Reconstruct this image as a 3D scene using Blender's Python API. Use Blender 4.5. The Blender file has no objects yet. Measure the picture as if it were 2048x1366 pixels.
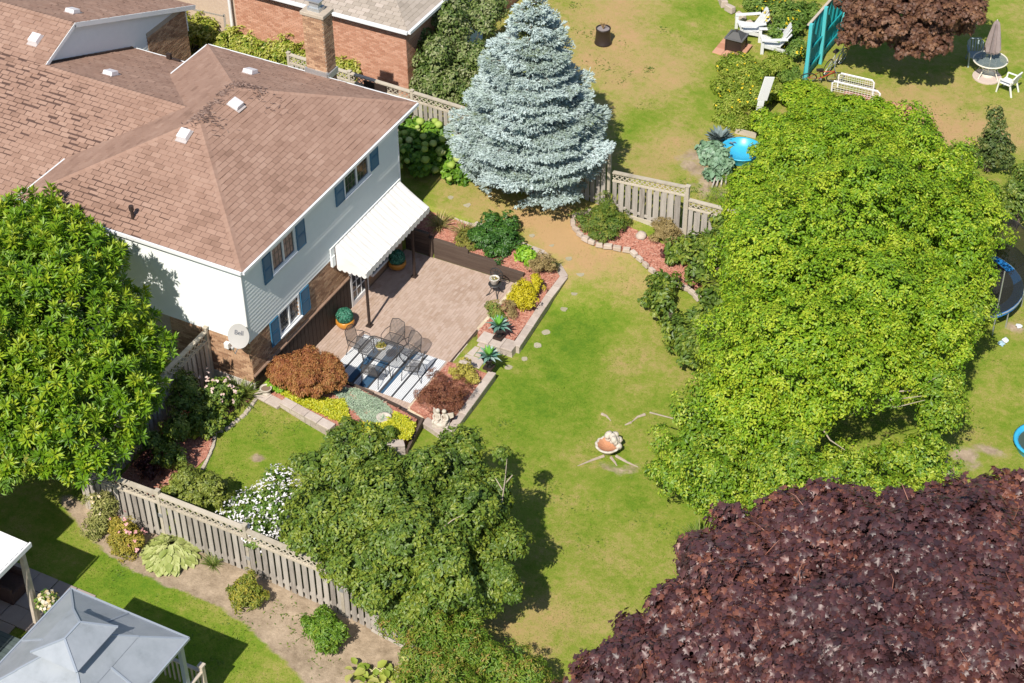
import bpy, math, random
import numpy as np
from mathutils import Vector, Matrix
random.seed(7); RNG=np.random.default_rng(7)
D=bpy.data; SC=bpy.context.scene; COL=SC.collection

# ------------------------------------------------------------------ camera, world, sun, exposure
CAM=np.array([26.8855,-33.7429,37.0]); FPX=3700.0
RR=np.array([[.88639,.46280,-.01113],[-.28819,.57045,.76911],[-.36229,.67853,-.63902]])
cd=D.cameras.new('camera'); cam=D.objects.new('camera',cd); COL.objects.link(cam); SC.camera=cam
cd.sensor_width=36.0; cd.lens=FPX/2048*36.0; cd.clip_start=1.0; cd.clip_end=1500
cam.matrix_world=Matrix([[RR[0][i],RR[1][i],-RR[2][i],CAM[i]] for i in range(3)]+[[0,0,0,1]])
SUN_DIR=Vector((-.105,.84,-1.0)).normalized()
w=D.worlds.new('World'); SC.world=w; w.use_nodes=True
nt=w.node_tree; sky=nt.nodes.new('ShaderNodeTexSky'); sky.sky_type='NISHITA'; sky.sun_disc=False
sky.sun_elevation=math.radians(49.9); sky.sun_rotation=math.radians(180-3.4); sky.air_density=1.0; sky.dust_density=.6
bg=nt.nodes['Background']; bg.inputs[1].default_value=.10
nt.links.new(sky.outputs[0],bg.inputs[0])
sl=D.lights.new('sun','SUN'); sl.energy=5.0; sl.angle=math.radians(.53); sl.color=(1.0,.93,.82)
so=D.objects.new('sun',sl); COL.objects.link(so); so.rotation_euler=SUN_DIR.to_track_quat('-Z','Y').to_euler()
so.location=(0,-30,40)
SC.view_settings.view_transform='Standard'; SC.view_settings.look='None'; SC.view_settings.gamma=1.0
SC.view_settings.use_curve_mapping=False; SC.view_settings.exposure=.25

# ------------------------------------------------------------------ terrain function, photo rays
TX=[-300,-2,1,3,4.6,7,9.5,14,300]
TY=[-300,-9,-6.4,-2,0,3,8.3,9.5,13.4,25,300]
TZ=np.array([[.1,0,0,0,-.05,-.25,-.5,-.7,-.9],[.1,0,0,0,-.05,-.25,-.5,-.7,-.9],[0,0,0,0,0,-.2,-.47,-.7,-.8],
[0,0,0,-.15,-.35,-.5,-.6,-.7,-.75],[0,0,0,-.3,-.6,-.65,-.7,-.75,-.75],[0,0,-.3,-.6,-.74,-.75,-.75,-.75,-.75],
[.3,.3,.1,-.3,-.74,-.75,-.75,-.75,-.75],[.3,.3,.1,-.15,-.4,-.6,-.7,-.75,-.75],[.6,.5,.4,.25,.1,-.15,-.45,-.6,-.75],
[.7,.6,.4,.3,.1,-.1,-.3,-.6,-.75],[.7,.6,.4,.3,.1,-.1,-.3,-.6,-.75]])
def ground_z(x,y):
    i=min(max(int(np.searchsorted(TX,x))-1,0),len(TX)-2); j=min(max(int(np.searchsorted(TY,y))-1,0),len(TY)-2)
    u=(x-TX[i])/(TX[i+1]-TX[i]); v=(y-TY[j])/(TY[j+1]-TY[j])
    return float((TZ[j,i]*(1-u)+TZ[j,i+1]*u)*(1-v)+(TZ[j+1,i]*(1-u)+TZ[j+1,i+1]*u)*v)
def ray(px,py):
    v=RR[0]*(px-1024)-RR[1]*(py-683)+RR[2]*FPX
    return v/np.linalg.norm(v)
def G(px,py,z=0.0):
    d=ray(px,py); return CAM+d*((z-CAM[2])/d[2])
def onx(px,py,x):
    d=ray(px,py); return CAM+d*((x-CAM[0])/d[0])
def ony(px,py,y):
    d=ray(px,py); return CAM+d*((y-CAM[1])/d[1])
def T(px,py,h=0.0):
    z=0.0
    for _ in range(12):
        p=G(px,py,z+h); z=ground_z(p[0],p[1])
    return G(px,py,z+h)

# ------------------------------------------------------------------ materials
MATS={}
def rgb(h):
    h=h.lstrip('#'); c=[int(h[i:i+2],16)/255 for i in(0,2,4)]
    return tuple((x/12.92 if x<=.04045 else ((x+.055)/1.055)**2.4) for x in c)
def M(name,cols,rough=.7,attr=0.0,noise=0.0,nscale=3.0,trans=0.0,bump=0.0,bscale=20.0,metal=0.0,objr=0.0,spec=.5,stretch=None,alpha=None):
    """ramp through cols; factor = attr*tint + noise*noise + objr*object random"""
    if name in MATS: return MATS[name]
    m=D.materials.new(name); m.use_nodes=True; n=m.node_tree.nodes; l=m.node_tree.links
    b=n['Principled BSDF']; b.inputs['Roughness'].default_value=rough; b.inputs['Metallic'].default_value=metal
    b.inputs['Specular IOR Level'].default_value=spec
    if not isinstance(cols[0],(tuple,list)): cols=[cols]
    geo=n.new('ShaderNodeNewGeometry'); pos=geo.outputs['Position']
    if stretch:
        mp=n.new('ShaderNodeMapping'); mp.inputs['Scale'].default_value=stretch; l.new(pos,mp.inputs[0]); pos=mp.outputs[0]
    if len(cols)>1:
        terms=[]
        def mul(sock,k,off=0):
            x=n.new('ShaderNodeMath'); x.operation='MULTIPLY_ADD'; x.inputs[1].default_value=k; x.inputs[2].default_value=off
            l.new(sock,x.inputs[0]); return x.outputs[0]
        if attr:
            a=n.new('ShaderNodeAttribute'); a.attribute_name='tint'; terms.append(mul(a.outputs['Fac'],attr))
        if noise:
            t=n.new('ShaderNodeTexNoise'); t.inputs['Scale'].default_value=nscale; t.inputs['Detail'].default_value=6; t.inputs['Roughness'].default_value=.65
            l.new(pos,t.inputs['Vector']); terms.append(mul(t.outputs['Fac'],noise*1.8,-.4*noise))
        if objr:
            o=n.new('ShaderNodeObjectInfo'); terms.append(mul(o.outputs['Random'],objr))
        s=terms[0]
        for k in terms[1:]:
            x=n.new('ShaderNodeMath'); x.operation='ADD'; l.new(s,x.inputs[0]); l.new(k,x.inputs[1]); s=x.outputs[0]
        r=n.new('ShaderNodeValToRGB'); e=r.color_ramp.elements
        e[0].color=(*cols[0],1); e[1].color=(*cols[-1],1)
        for i,c in enumerate(cols[1:-1]): q=e.new((i+1)/(len(cols)-1)); q.color=(*c,1)
        l.new(s,r.inputs[0]); l.new(r.outputs[0],b.inputs['Base Color']); csock=r.outputs[0]
    else:
        b.inputs['Base Color'].default_value=(*cols[0],1); csock=None
    if bump:
        t=n.new('ShaderNodeTexNoise'); t.inputs['Scale'].default_value=bscale; t.inputs['Detail'].default_value=4; l.new(pos,t.inputs['Vector'])
        bp=n.new('ShaderNodeBump'); bp.inputs['Strength'].default_value=bump; bp.inputs['Distance'].default_value=.02
        l.new(t.outputs['Fac'],bp.inputs['Height']); l.new(bp.outputs[0],b.inputs['Normal'])
    if trans:
        tr=n.new('ShaderNodeBsdfTranslucent'); mx=n.new('ShaderNodeMixShader'); mx.inputs[0].default_value=trans
        if csock: l.new(csock,tr.inputs[0])
        else: tr.inputs[0].default_value=(*cols[0],1)
        l.new(b.outputs[0],mx.inputs[1]); l.new(tr.outputs[0],mx.inputs[2]); l.new(mx.outputs[0],n['Material Output'].inputs[0])
    if alpha is not None:
        b.inputs['Alpha'].default_value=alpha
    MATS[name]=m; return m

# ------------------------------------------------------------------ objects
OFF={}
def tag(o,label=None,cat=None,group=None,kind=None):
    if label:o['label']=label
    if cat:o['category']=cat
    if group:o['group']=group
    if kind:o['kind']=kind
    return o
def thing(name,label,cat,loc=(0,0,0),group=None,rz=0.0):
    o=D.objects.new(name,None); COL.objects.link(o); o.location=[float(v) for v in loc]; o.rotation_euler[2]=rz; o.empty_display_size=.3
    OFF[o.name]=tuple(float(v) for v in loc) if not rz else (0,0,0)
    return tag(o,label,cat,group)
def link_mesh(name,me,parent=None,mat=None):
    if mat and not me.materials: me.materials.append(mat)
    o=D.objects.new(name,me); COL.objects.link(o)
    if parent: o.parent=parent
    OFF[o.name]=(0,0,0) if not parent else OFF.get(parent.name,(0,0,0))
    return o
class MB:
    def __init__(s): s.v=[]; s.f=[]; s.t=[]; s.cur=.5
    def add(s,vs,fs):
        k=len(s.v); s.v+= [tuple(map(float,p)) for p in vs]; s.f+=[tuple(i+k for i in f) for f in fs]; s.t+=[s.cur]*len(fs)
        return s
    def box(s,c,d,rz=0.0,R=None,taper=1.0):
        x,y,z=d[0]/2,d[1]/2,d[2]/2; vs=[]
        for (i,j,k) in((-1,-1,-1),(1,-1,-1),(1,1,-1),(-1,1,-1),(-1,-1,1),(1,-1,1),(1,1,1),(-1,1,1)):
            q=taper if k>0 else 1
            p=Vector((i*x*q,j*y*q,k*z))
            if R is not None: p=R@p
            elif rz: p=Vector((p.x*math.cos(rz)-p.y*math.sin(rz),p.x*math.sin(rz)+p.y*math.cos(rz),p.z))
            vs.append((p.x+c[0],p.y+c[1],p.z+c[2]))
        return s.add(vs,[(3,2,1,0),(4,5,6,7),(0,1,5,4),(1,2,6,5),(2,3,7,6),(3,0,4,7)])
    def b2(s,a,b):
        return s.box([(a[i]+b[i])/2 for i in range(3)],[abs(b[i]-a[i]) for i in range(3)])
    def beam(s,a,b,w,h=None,up=(0,0,1)):
        a=Vector(a);b=Vector(b);h=h or w;d=b-a;L=d.length
        if L<1e-6: return s
        x=d/L;u=Vector(up)
        if abs(x.dot(u))>.98:u=Vector((1,0,0))
        y=u.cross(x).normalized();z=x.cross(y)
        return s.box((a+b)/2,(L,w,h),R=Matrix((x,y,z)).transposed())
    def tube(s,pts,r,n=6,cap=True):
        pts=[Vector(p) for p in pts]; rs=r if isinstance(r,(list,tuple)) else [r]*len(pts); vs=[];fs=[]
        for i,p in enumerate(pts):
            d=(pts[min(i+1,len(pts)-1)]-pts[max(i-1,0)])
            d=d.normalized() if d.length>1e-9 else Vector((0,0,1))
            u=Vector((0,0,1)) if abs(d.z)<.9 else Vector((1,0,0))
            a=d.cross(u).normalized();b=d.cross(a)
            for k in range(n):
                t=2*math.pi*k/n; vs.append(p+(a*math.cos(t)+b*math.sin(t))*rs[i])
        for i in range(len(pts)-1):
            for k in range(n):
                fs.append((i*n+k,i*n+(k+1)%n,(i+1)*n+(k+1)%n,(i+1)*n+k))
        if cap: fs.append(tuple(range(n)));fs.append(tuple(range((len(pts)-1)*n+n-1,(len(pts)-1)*n-1,-1)))
        return s.add(vs,fs)
    def lathe(s,prof,c,n=16,cap=True,sx=1,sy=1):
        vs=[];fs=[]
        for r,z in prof:
            for k in range(n):
                t=2*math.pi*k/n; vs.append((c[0]+r*sx*math.cos(t),c[1]+r*sy*math.sin(t),c[2]+z))
        for i in range(len(prof)-1):
            for k in range(n): fs.append((i*n+k,i*n+(k+1)%n,(i+1)*n+(k+1)%n,(i+1)*n+k))
        if cap: fs.append(tuple(range(n-1,-1,-1)));fs.append(tuple(range((len(prof)-1)*n,len(prof)*n)))
        return s.add(vs,fs)
    def prism(s,poly,z0,z1):
        n=len(poly); zb=z0 if isinstance(z0,(list,tuple)) else [z0]*n; zt=z1 if isinstance(z1,(list,tuple)) else [z1]*n
        vs=[(p[0],p[1],zb[i]) for i,p in enumerate(poly)]+[(p[0],p[1],zt[i]) for i,p in enumerate(poly)]
        a=sum(poly[i][0]*poly[(i+1)%n][1]-poly[(i+1)%n][0]*poly[i][1] for i in range(n))
        idx=list(range(n)) if a>0 else list(range(n-1,-1,-1))
        fs=[tuple(reversed(idx)),tuple(i+n for i in idx)]+[(idx[i],idx[(i+1)%n],idx[(i+1)%n]+n,idx[i]+n) for i in range(n)]
        return s.add(vs,fs)
    def ball(s,c,r,n=10,m=6,jit=0.0,sz=1.0):
        vs=[(c[0],c[1],c[2]-r*sz)];fs=[]
        for i in range(1,m):
            ph=math.pi*i/m
            for k in range(n):
                t=2*math.pi*k/n; q=r*(1+random.uniform(-jit,jit))
                vs.append((c[0]+q*math.sin(ph)*math.cos(t),c[1]+q*math.sin(ph)*math.sin(t),c[2]-q*sz*math.cos(ph)))
        vs.append((c[0],c[1],c[2]+r*sz)); L=len(vs)-1
        for k in range(n):
            fs.append((0,1+(k+1)%n,1+k)); fs.append((L,L-n+k,L-n+(k+1)%n))
        for i in range(m-2):
            for k in range(n):
                a=1+i*n+k;b=1+i*n+(k+1)%n; fs.append((a,b,b+n,a+n))
        return s.add(vs,fs)
    def build(s,name,mat,parent=None,smooth=False,label=None,kind=None,bevel=0.0):
        off=OFF.get(parent.name,(0,0,0)) if parent else (0,0,0)
        me=D.meshes.new(name); me.from_pydata([(p[0]-off[0],p[1]-off[1],p[2]-off[2]) for p in s.v],[],s.f)
        a=me.attributes.new('tint','FLOAT','FACE'); a.data.foreach_set('value',np.array(s.t,dtype=np.float32))
        if smooth: me.polygons.foreach_set('use_smooth',[True]*len(me.polygons))
        me.materials.append(mat)
        o=link_mesh(name,me,parent); OFF[o.name]=off
        if label:o['label']=label
        if kind:o['kind']=kind
        if bevel:
            bm=o.modifiers.new('bevel','BEVEL'); bm.width=bevel; bm.segments=2; bm.limit_method='ANGLE'
        return o
def copy_tree(o,parent=None,**kw):
    c=o.copy(); COL.objects.link(c)
    if parent: c.parent=parent
    for ch in list(o.children): copy_tree(ch,c)
    if not parent:
        for k,v in kw.items():
            if k=='loc': c.location=[float(x) for x in v]
            elif k=='rz': c.rotation_euler[2]=v
            else: c[k]=v
    return c

# ------------------------------------------------------------------ foliage
def norm(a): return a/np.maximum(np.linalg.norm(a,axis=1,keepdims=True),1e-9)
LEAF={}
LEAF['oval']=(np.array([(0,0,0),(.5,.27,.07),(1,0,-.12),(.5,-.27,.07)]),[(0,1,2),(0,2,3)])
LEAF['broad']=(np.array([(0,0,0),(.35,.36,.08),(.75,.26,.04),(1,0,-.15),(.75,-.26,.04),(.35,-.36,.08)]),[(0,1,2,3),(0,3,4,5)])
LEAF['lance']=(np.array([(0,0,0),(.55,.15,.05),(1,0,-.15),(.55,-.15,.05)]),[(0,1,2),(0,2,3)])
LEAF['blade']=(np.array([(0,-.025,0),(0,.025,0),(.45,.022,.05),(.45,-.022,.05),(.8,.012,-.02),(.8,-.012,-.02),(1,0,-.16)]),[(0,1,2,3),(3,2,4,5),(5,4,6)])
LEAF['needle']=(np.array([(0,-.13,0),(0,.13,0),(.6,.12,.03),(1,0,0),(.6,-.12,.03)]),[(0,1,2,3,4)])
_mp=[(0,0),(.15,.42),(.42,.26),(.62,.5),(.66,.18),(1,0),(.66,-.18),(.62,-.5),(.42,-.26),(.15,-.42)]
LEAF['maple']=(np.array([(x,y,-.25*abs(y)-.12*x*x+.04) for x,y in _mp]+[(.35,0,.06)]),[(10,i,(i+1)%10) for i in range(10)])
LEAF['petal']=(np.array([(0,0,0),(.5,.5,.1),(1,0,0),(.5,-.5,.1)]),[(0,1,2,3)])
def leaf_mesh(name,P,N,Tn,S,tint,kind,mat,parent=None,label=None,okind=None):
    """P positions, N normals, Tn length directions, S sizes"""
    V,F=LEAF[kind]; n=len(P)
    N=norm(N); Tn=Tn-N*np.sum(Tn*N,axis=1,keepdims=True); Tn=norm(Tn); B=np.cross(N,Tn)
    off=np.array(OFF.get(parent.name,(0,0,0))) if parent is not None else np.zeros(3)
    W=(P-off)[:,None,:]+S[:,None,None]*(V[None,:,0:1]*Tn[:,None,:]+V[None,:,1:2]*B[:,None,:]+V[None,:,2:3]*N[:,None,:])
    W=W.reshape(-1,3).astype(np.float32)
    lens=[len(f) for f in F]; flat=np.array([i for f in F for i in f],dtype=np.int64)
    idx=(flat[None,:]+(np.arange(n)*len(V))[:,None]).reshape(-1).astype(np.int32)
    ls=np.tile(np.array(lens),n); st=np.concatenate([[0],np.cumsum(ls)[:-1]]).astype(np.int32)
    me=D.meshes.new(name); me.vertices.add(len(W)); me.vertices.foreach_set('co',W.reshape(-1))
    me.loops.add(len(idx)); me.loops.foreach_set('vertex_index',idx)
    me.polygons.add(len(ls)); me.polygons.foreach_set('loop_start',st)
    me.update(calc_edges=True)
    a=me.attributes.new('tint','FLOAT','FACE'); a.data.foreach_set('value',np.repeat(tint,len(F)).astype(np.float32))
    me.materials.append(mat)
    o=link_mesh(name,me,parent)
    if label:o['label']=label
    if okind:o['kind']=okind
    return o
def rdir(n):
    a=RNG.normal(size=(n,3)); return norm(a)
def clumps(blobs,n,low=-.35,inner=.8):
    """n clump centres on the outer skin of the union of ellipsoids (x,y,z,rx,ry,rz)"""
    B=np.array(blobs,dtype=float); w=(B[:,3]*B[:,4])**.8*1.0+(B[:,3]*B[:,5]); w/=w.sum(); out=[];od=[];ob=[]
    tries=0
    while sum(len(o) for o in out)<n and tries<60:
        tries+=1; k=RNG.choice(len(B),size=n*2,p=w); d=rdir(n*2); keep=d[:,2]>low-RNG.random(n*2)*.2; k=k[keep]; d=d[keep]
        p=B[k,:3]+d*B[k,3:6]*(RNG.uniform(.86,1.04,(len(k),1)))
        ok=np.ones(len(k),bool)
        for j,b in enumerate(B):
            q=np.sqrt((((p-b[:3])/b[3:6])**2).sum(1)); ok&=~((q<inner)&(k!=j))
        out.append(p[ok]);od.append(norm(d[ok]/B[k[ok],3:6]));ob.append(k[ok])
    return np.concatenate(out)[:n],np.concatenate(od)[:n]
def lump(p):
    return np.sin(p[:,0]*1.9+1.3*np.sin(p[:,1]*1.1))*np.sin(p[:,1]*2.3+1.1*np.sin(p[:,2]*1.7))+.6*np.sin(p[:,2]*3.1+p[:,0]*2.7)*np.sin(p[:,1]*4.1+.7)
def foliage(name,blobs,nclump,per,cr,size,kind,mat,parent=None,lumpy=0.0,lfreq=1.0,up=.35,jit=.55,low=-.35,droop=.3,label=None,okind=None,inner=.8,tamp=.5,core=.35,flat=.75):
    C,Dn=clumps(blobs,nclump,low,inner)
    if lumpy:
        h=lump(C*lfreq); C=C+Dn*(lumpy*(h-.25))[:,None]; keep=(h>-.75)|(RNG.random(len(C))<.45); C=C[keep];Dn=Dn[keep]
    n=len(C)*per; ci=np.repeat(np.arange(len(C)),per)
    R=cr*RNG.uniform(.6,1.25,len(C))[ci][:,None]
    d=norm(rdir(n)+Dn[ci]*.9+np.array([0,0,up*.6]))
    P=C[ci]+d*R*RNG.uniform(.45,1.0,(n,1))*np.array([1,1,flat])
    N=norm(d*.9+Dn[ci]*.3+rdir(n)*jit+np.array([0,0,up]))
    Tn=norm(rdir(n)+d*.6+np.array([0,0,-droop]))
    ct=RNG.random(len(C))
    tint=np.clip(.5+(ct[ci]-.5)*tamp*1.2+(RNG.random(n)-.5)*(1-tamp)*1.3,0,1)
    S=size*RNG.uniform(.7,1.25,n)
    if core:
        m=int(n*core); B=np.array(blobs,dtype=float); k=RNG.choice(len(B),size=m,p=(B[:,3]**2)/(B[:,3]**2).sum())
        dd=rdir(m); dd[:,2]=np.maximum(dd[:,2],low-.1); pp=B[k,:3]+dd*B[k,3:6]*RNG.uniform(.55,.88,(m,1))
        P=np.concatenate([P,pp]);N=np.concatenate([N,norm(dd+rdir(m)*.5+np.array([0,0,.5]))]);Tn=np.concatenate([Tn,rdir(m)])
        tint=np.concatenate([tint,RNG.random(m)*.5]);S=np.concatenate([S,size*1.5*np.ones(m)])  # inner leaves tinted darker: shade in the crown gaps put into their colour
    return leaf_mesh(name,P,N,Tn,S,tint,kind,mat,parent,label,okind)
def rough(bl,k=8,f=(.28,.5),sh=.84,low=-.35):
    """lobed crown: shrink each mass and seat smaller masses on its skin"""
    out=[]
    for b in bl:
        out.append((b[0],b[1],b[2],b[3]*sh,b[4]*sh,b[5]*sh)); n=max(3,int(k*min(1.3,b[3]/1.2)))
        for _ in range(n):
            d=rdir(1)[0]; d[2]=abs(d[2]) if RNG.random()<.75 else max(d[2],low)
            q=RNG.uniform(*f); out.append((b[0]+d[0]*b[3]*sh*.98,b[1]+d[1]*b[4]*sh*.98,b[2]+d[2]*b[5]*sh*.98,b[3]*q,b[4]*q,b[5]*q*.9))
    return out
def px_blob(px,py,z,r,rz=None,ry=None):
    p=G(px,py,z); return (p[0],p[1],p[2],r,ry or r,rz or r)
def limbs(mb,base,targets,r0=.12,wob=.15):
    base=Vector(base)
    for t in targets:
        t=Vector(t); pts=[]; rs=[]
        for i in range(6):
            u=i/5; p=base.lerp(t,u)+Vector((random.uniform(-1,1),random.uniform(-1,1),0))*wob*math.sin(u*math.pi)
            p.z+= .3*math.sin(u*math.pi)*wob; pts.append(p); rs.append(r0*(1-u*.85))
        mb.tube(pts,rs,6)
    return mb
# ================================================================== THE SETTING: ground
def pip(x,y,poly):
    ins=np.zeros(x.shape,bool); n=len(poly)
    for i in range(n):
        x1,y1=poly[i][:2]; x2,y2=poly[(i+1)%n][:2]
        c=((y1>y)!=(y2>y)); xx=(x2-x1)*(y-y1)/((y2-y1) if y2!=y1 else 1e-9)+x1
        ins^=(c&(x<xx))
    return ins
def axis(a,b,st,far):
    m=list(np.arange(a,b+1e-6,st)); lo=[a]; d=st
    while lo[-1]>-far: d*=1.6; lo.append(lo[-1]-d)
    hi=[b]; d=st
    while hi[-1]<far: d*=1.6; hi.append(hi[-1]+d)
    return np.array(lo[:0:-1]+m+hi[1:])
gx=axis(-16,30,.16,300); gy=axis(-16,40,.16,300)
XX,YY=np.meshgrid(gx,gy)
def gz_grid(X,Y):
    i=np.clip(np.searchsorted(TX,X)-1,0,len(TX)-2); j=np.clip(np.searchsorted(TY,Y)-1,0,len(TY)-2)
    tx=np.array(TX);ty=np.array(TY)
    u=(X-tx[i])/(tx[i+1]-tx[i]); v=(Y-ty[j])/(ty[j+1]-ty[j])
    return (TZ[j,i]*(1-u)+TZ[j,i+1]*u)*(1-v)+(TZ[j+1,i]*(1-u)+TZ[j+1,i+1]*u)*v
ZZ=gz_grid(XX,YY)+.012*np.sin(XX*2.1+YY*.7)*np.sin(YY*1.7-XX*.4)
pit=(XX>-.6)&(XX<4.2)&(YY>1.75)&(YY<9.1)           # the patio is sunk: lower the earth sheet under it
ZZ[pit]=-.95
und=(XX>.2)&(XX<4.75)&(YY>-.2)&(YY<=1.75); ZZ[und]=np.minimum(ZZ[und],-.45)
nb_=(XX>-.1)&(XX<4.85)&(YY>=8.95)&(YY<10.25); ZZ[nb_]=np.minimum(ZZ[nb_],-.6)
nb_=(XX>4.05)&(XX<5.55)&(YY>6.0)&(YY<10.0); ZZ[nb_]=np.minimum(ZZ[nb_],-.8)
nb_=(XX>4.3)&(XX<5.8)&(YY>1.5)&(YY<4.4); ZZ[nb_]=np.minimum(ZZ[nb_],-.8)
# dryness of the turf (0 lush green, 1 straw brown) and bare soil, as real patches on the lot
dry=np.full(XX.shape,.42); soil=np.zeros(XX.shape)
def patch(px,py,r,v,arr,ry=None,rz=0):
    c=T(px,py); dx=XX-c[0]; dy=YY-c[1]; a=math.radians(rz)
    u=(dx*math.cos(a)+dy*math.sin(a))/r; w_=(-dx*math.sin(a)+dy*math.cos(a))/(ry or r)
    k_=u*u+w_*w_; wob=1+.35*np.sin(XX*2.7+YY*1.3)*np.sin(YY*3.1-XX*.9)+.25*np.sin(XX*6.1)*np.sin(YY*5.3+1)
    arr+=v*((.72 if c[1]>13 else .6) if arr is dry else 1)*np.exp(-k_*wob)
for p in [(1250,10,1.6,.35,2.5),(1240,120,1.6,.5,2.6),(1330,170,1.0,.35,4.0),(1335,300,1.0,.42,2.2),(1400,40,1.6,-.3,3.5),(1405,200,1.0,-.25,3),(1285,240,.9,-.42,1.6),
          (1180,40,1.4,.2,1.6),(1800,230,1.8,.4,1.8),(1880,260,1.8,.4),(1930,190,1.2,.2),(2000,270,1.6,.2),(1940,60,2.5,-.1),(1990,170,1.2,-.2),
          (1050,430,2.2,.55,1.2),(930,385,1.3,.3),(1130,450,1.4,.45),(1190,500,1.5,.45),(1120,500,1.2,.35),(1230,560,1.6,.3),(1170,660,1.0,-.5,1.5),(1120,730,1.2,-.3,1.6),
          (1310,690,.8,.2),(1240,730,1.0,.12),(1000,830,1.6,-.28),(1150,830,1.4,-.18),(1260,840,1.0,.15),(1170,920,.7,.3,.5),(1290,930,.6,.25,.4),(1220,970,1.2,-.22),
          (1150,1030,1.3,.12),(1300,1000,1.3,-.1),(1250,1120,1.5,.08),(1330,1120,1.0,-.08),(1180,1230,1.6,.16),(1080,1240,1.4,.25),(1000,1250,1.3,.3),
          (500,840,.9,-.1),(600,880,1.0,-.25),(540,830,.6,.2),(470,940,1.0,-.2),(515,918,.16,.6,.16),
          (2000,750,1.5,-.1),(1980,860,1.5,.1),(250,1180,1.8,-.35),(420,1300,1.5,-.3),(560,1340,1.4,.1),(440,1210,1.0,.1)]:
    patch(p[0],p[1],p[2],p[3],dry,p[4] if len(p)>4 else None)
dry[(YY>13.6)]+=.10
def soil_poly(poly,feather=2):
    global soil
    m=pip(XX,YY,poly).astype(float)
    for _ in range(feather):
        m=(m+np.roll(m,1,0)+np.roll(m,-1,0)+np.roll(m,1,1)+np.roll(m,-1,1))/5
    soil=np.maximum(soil,m)
soil_poly([(-2.5,-6.35),(-.6,-7.3),(.9,-7.75),(2.3,-7.85),(3.8,-7.75),(5.0,-7.95),(5.9,-8.2),(7.5,-8.8),(9.5,-9.8),(11,-9.5),(10.5,-6.9),(9.3,-6.35)])
for p in [(1860,925,.9,.8,.5),(1975,900,.8,.55,.25),(1930,910,.5,.6,.3),(515,918,.22,.75,.2),(1200,930,.9,.35,.25),(1385,330,.7,.5),(1415,380,.6,.6),(1470,380,.5,.4),(2030,655,.5,.6,.3),(1270,940,.5,.3),(1255,480,.5,.3),(1390,300,.5,.3)]:
    patch(p[0],p[1],p[2],p[3],soil,p[4] if len(p)>4 else None)
def grid_mesh(name,X,Y,Z,attrs,mat):
    h,w_=X.shape; co=np.stack([X,Y,Z],-1).reshape(-1,3).astype(np.float32)
    i=np.arange(h*w_).reshape(h,w_); q=np.stack([i[:-1,:-1],i[:-1,1:],i[1:,1:],i[1:,:-1]],-1).reshape(-1,4).astype(np.int32)
    me=D.meshes.new(name); me.vertices.add(len(co)); me.vertices.foreach_set('co',co.reshape(-1)); me.loops.add(q.size); me.loops.foreach_set('vertex_index',q.reshape(-1))
    me.polygons.add(len(q)); me.polygons.foreach_set('loop_start',(np.arange(len(q))*4).astype(np.int32)); me.update(calc_edges=True)
    me.polygons.foreach_set('use_smooth',[True]*len(q))
    for k,a in attrs.items():
        t=me.attributes.new(k,'FLOAT','POINT'); t.data.foreach_set('value',a.reshape(-1).astype(np.float32))
    me.materials.append(mat); return link_mesh(name,me)
def lawn_material():
    m=D.materials.new('turf'); m.use_nodes=True; n=m.node_tree.nodes; l=m.node_tree.links; b=n['Principled BSDF']; b.inputs['Roughness'].default_value=.9; b.inputs['Specular IOR Level'].default_value=.15
    geo=n.new('ShaderNodeNewGeometry')
    def noise(sc,det=5,ro=.6):
        t=n.new('ShaderNodeTexNoise'); t.inputs['Scale'].default_value=sc; t.inputs['Detail'].default_value=det; t.inputs['Roughness'].default_value=ro; l.new(geo.outputs['Position'],t.inputs['Vector']); return t.outputs['Fac']
    def ma(a,k,o):
        x=n.new('ShaderNodeMath'); x.operation='MULTIPLY_ADD'; l.new(a,x.inputs[0]); x.inputs[1].default_value=k
        if isinstance(o,float): x.inputs[2].default_value=o
        else: l.new(o,x.inputs[2])
        return x.outputs[0]
    d=n.new('ShaderNodeAttribute'); d.attribute_name='dry'; so_=n.new('ShaderNodeAttribute'); so_.attribute_name='soil'
    f=ma(noise(.8,9,.72),1.15,-.5); f=ma(noise(4.5,8,.75),.9,f); f=ma(noise(30,4,.7),.75,f); f2=ma(d.outputs['Fac'],1.0,f); f2=ma(f2,1.0,-.895)
    r=n.new('ShaderNodeValToRGB'); e=r.color_ramp.elements; e[0].position=0; e[0].color=(.085,.18,.012,1); e[1].position=1; e[1].color=(.43,.28,.14,1)
    for p,c in((.25,(.145,.228,.018)),(.47,(.228,.262,.042)),(.7,(.345,.285,.10))): q=e.new(p); q.color=(*c,1)
    x=n.new('ShaderNodeMath'); x.operation='ADD'; l.new(f2,x.inputs[0]); x.inputs[1].default_value=.0; l.new(x.outputs[0],r.inputs[0])
    s=n.new('ShaderNodeValToRGB'); s.color_ramp.elements[0].position=.3; s.color_ramp.elements[0].color=(.20,.15,.10,1); s.color_ramp.elements[1].position=.72; s.color_ramp.elements[1].color=(.52,.41,.30,1); l.new(noise(2.5,10,.75),s.inputs[0])
    k=ma(so_.outputs['Fac'],2.2,-.55); k=ma(noise(2.6,8,.75),2.1,k); k=ma(k,2.0,-2.15); cl=n.new('ShaderNodeClamp'); l.new(k,cl.inputs[0])
    mx=n.new('ShaderNodeMix'); mx.data_type='RGBA'; l.new(cl.outputs[0],mx.inputs[0]); l.new(r.outputs[0],mx.inputs[6]); l.new(s.outputs[0],mx.inputs[7]); l.new(mx.outputs[2],b.inputs['Base Color'])
    bp=n.new('ShaderNodeBump'); bp.inputs['Strength'].default_value=.7; bp.inputs['Distance'].default_value=.035; l.new(noise(17,5,.75),bp.inputs['Height']); l.new(bp.outputs[0],b.inputs['Normal'])
    return m
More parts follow.
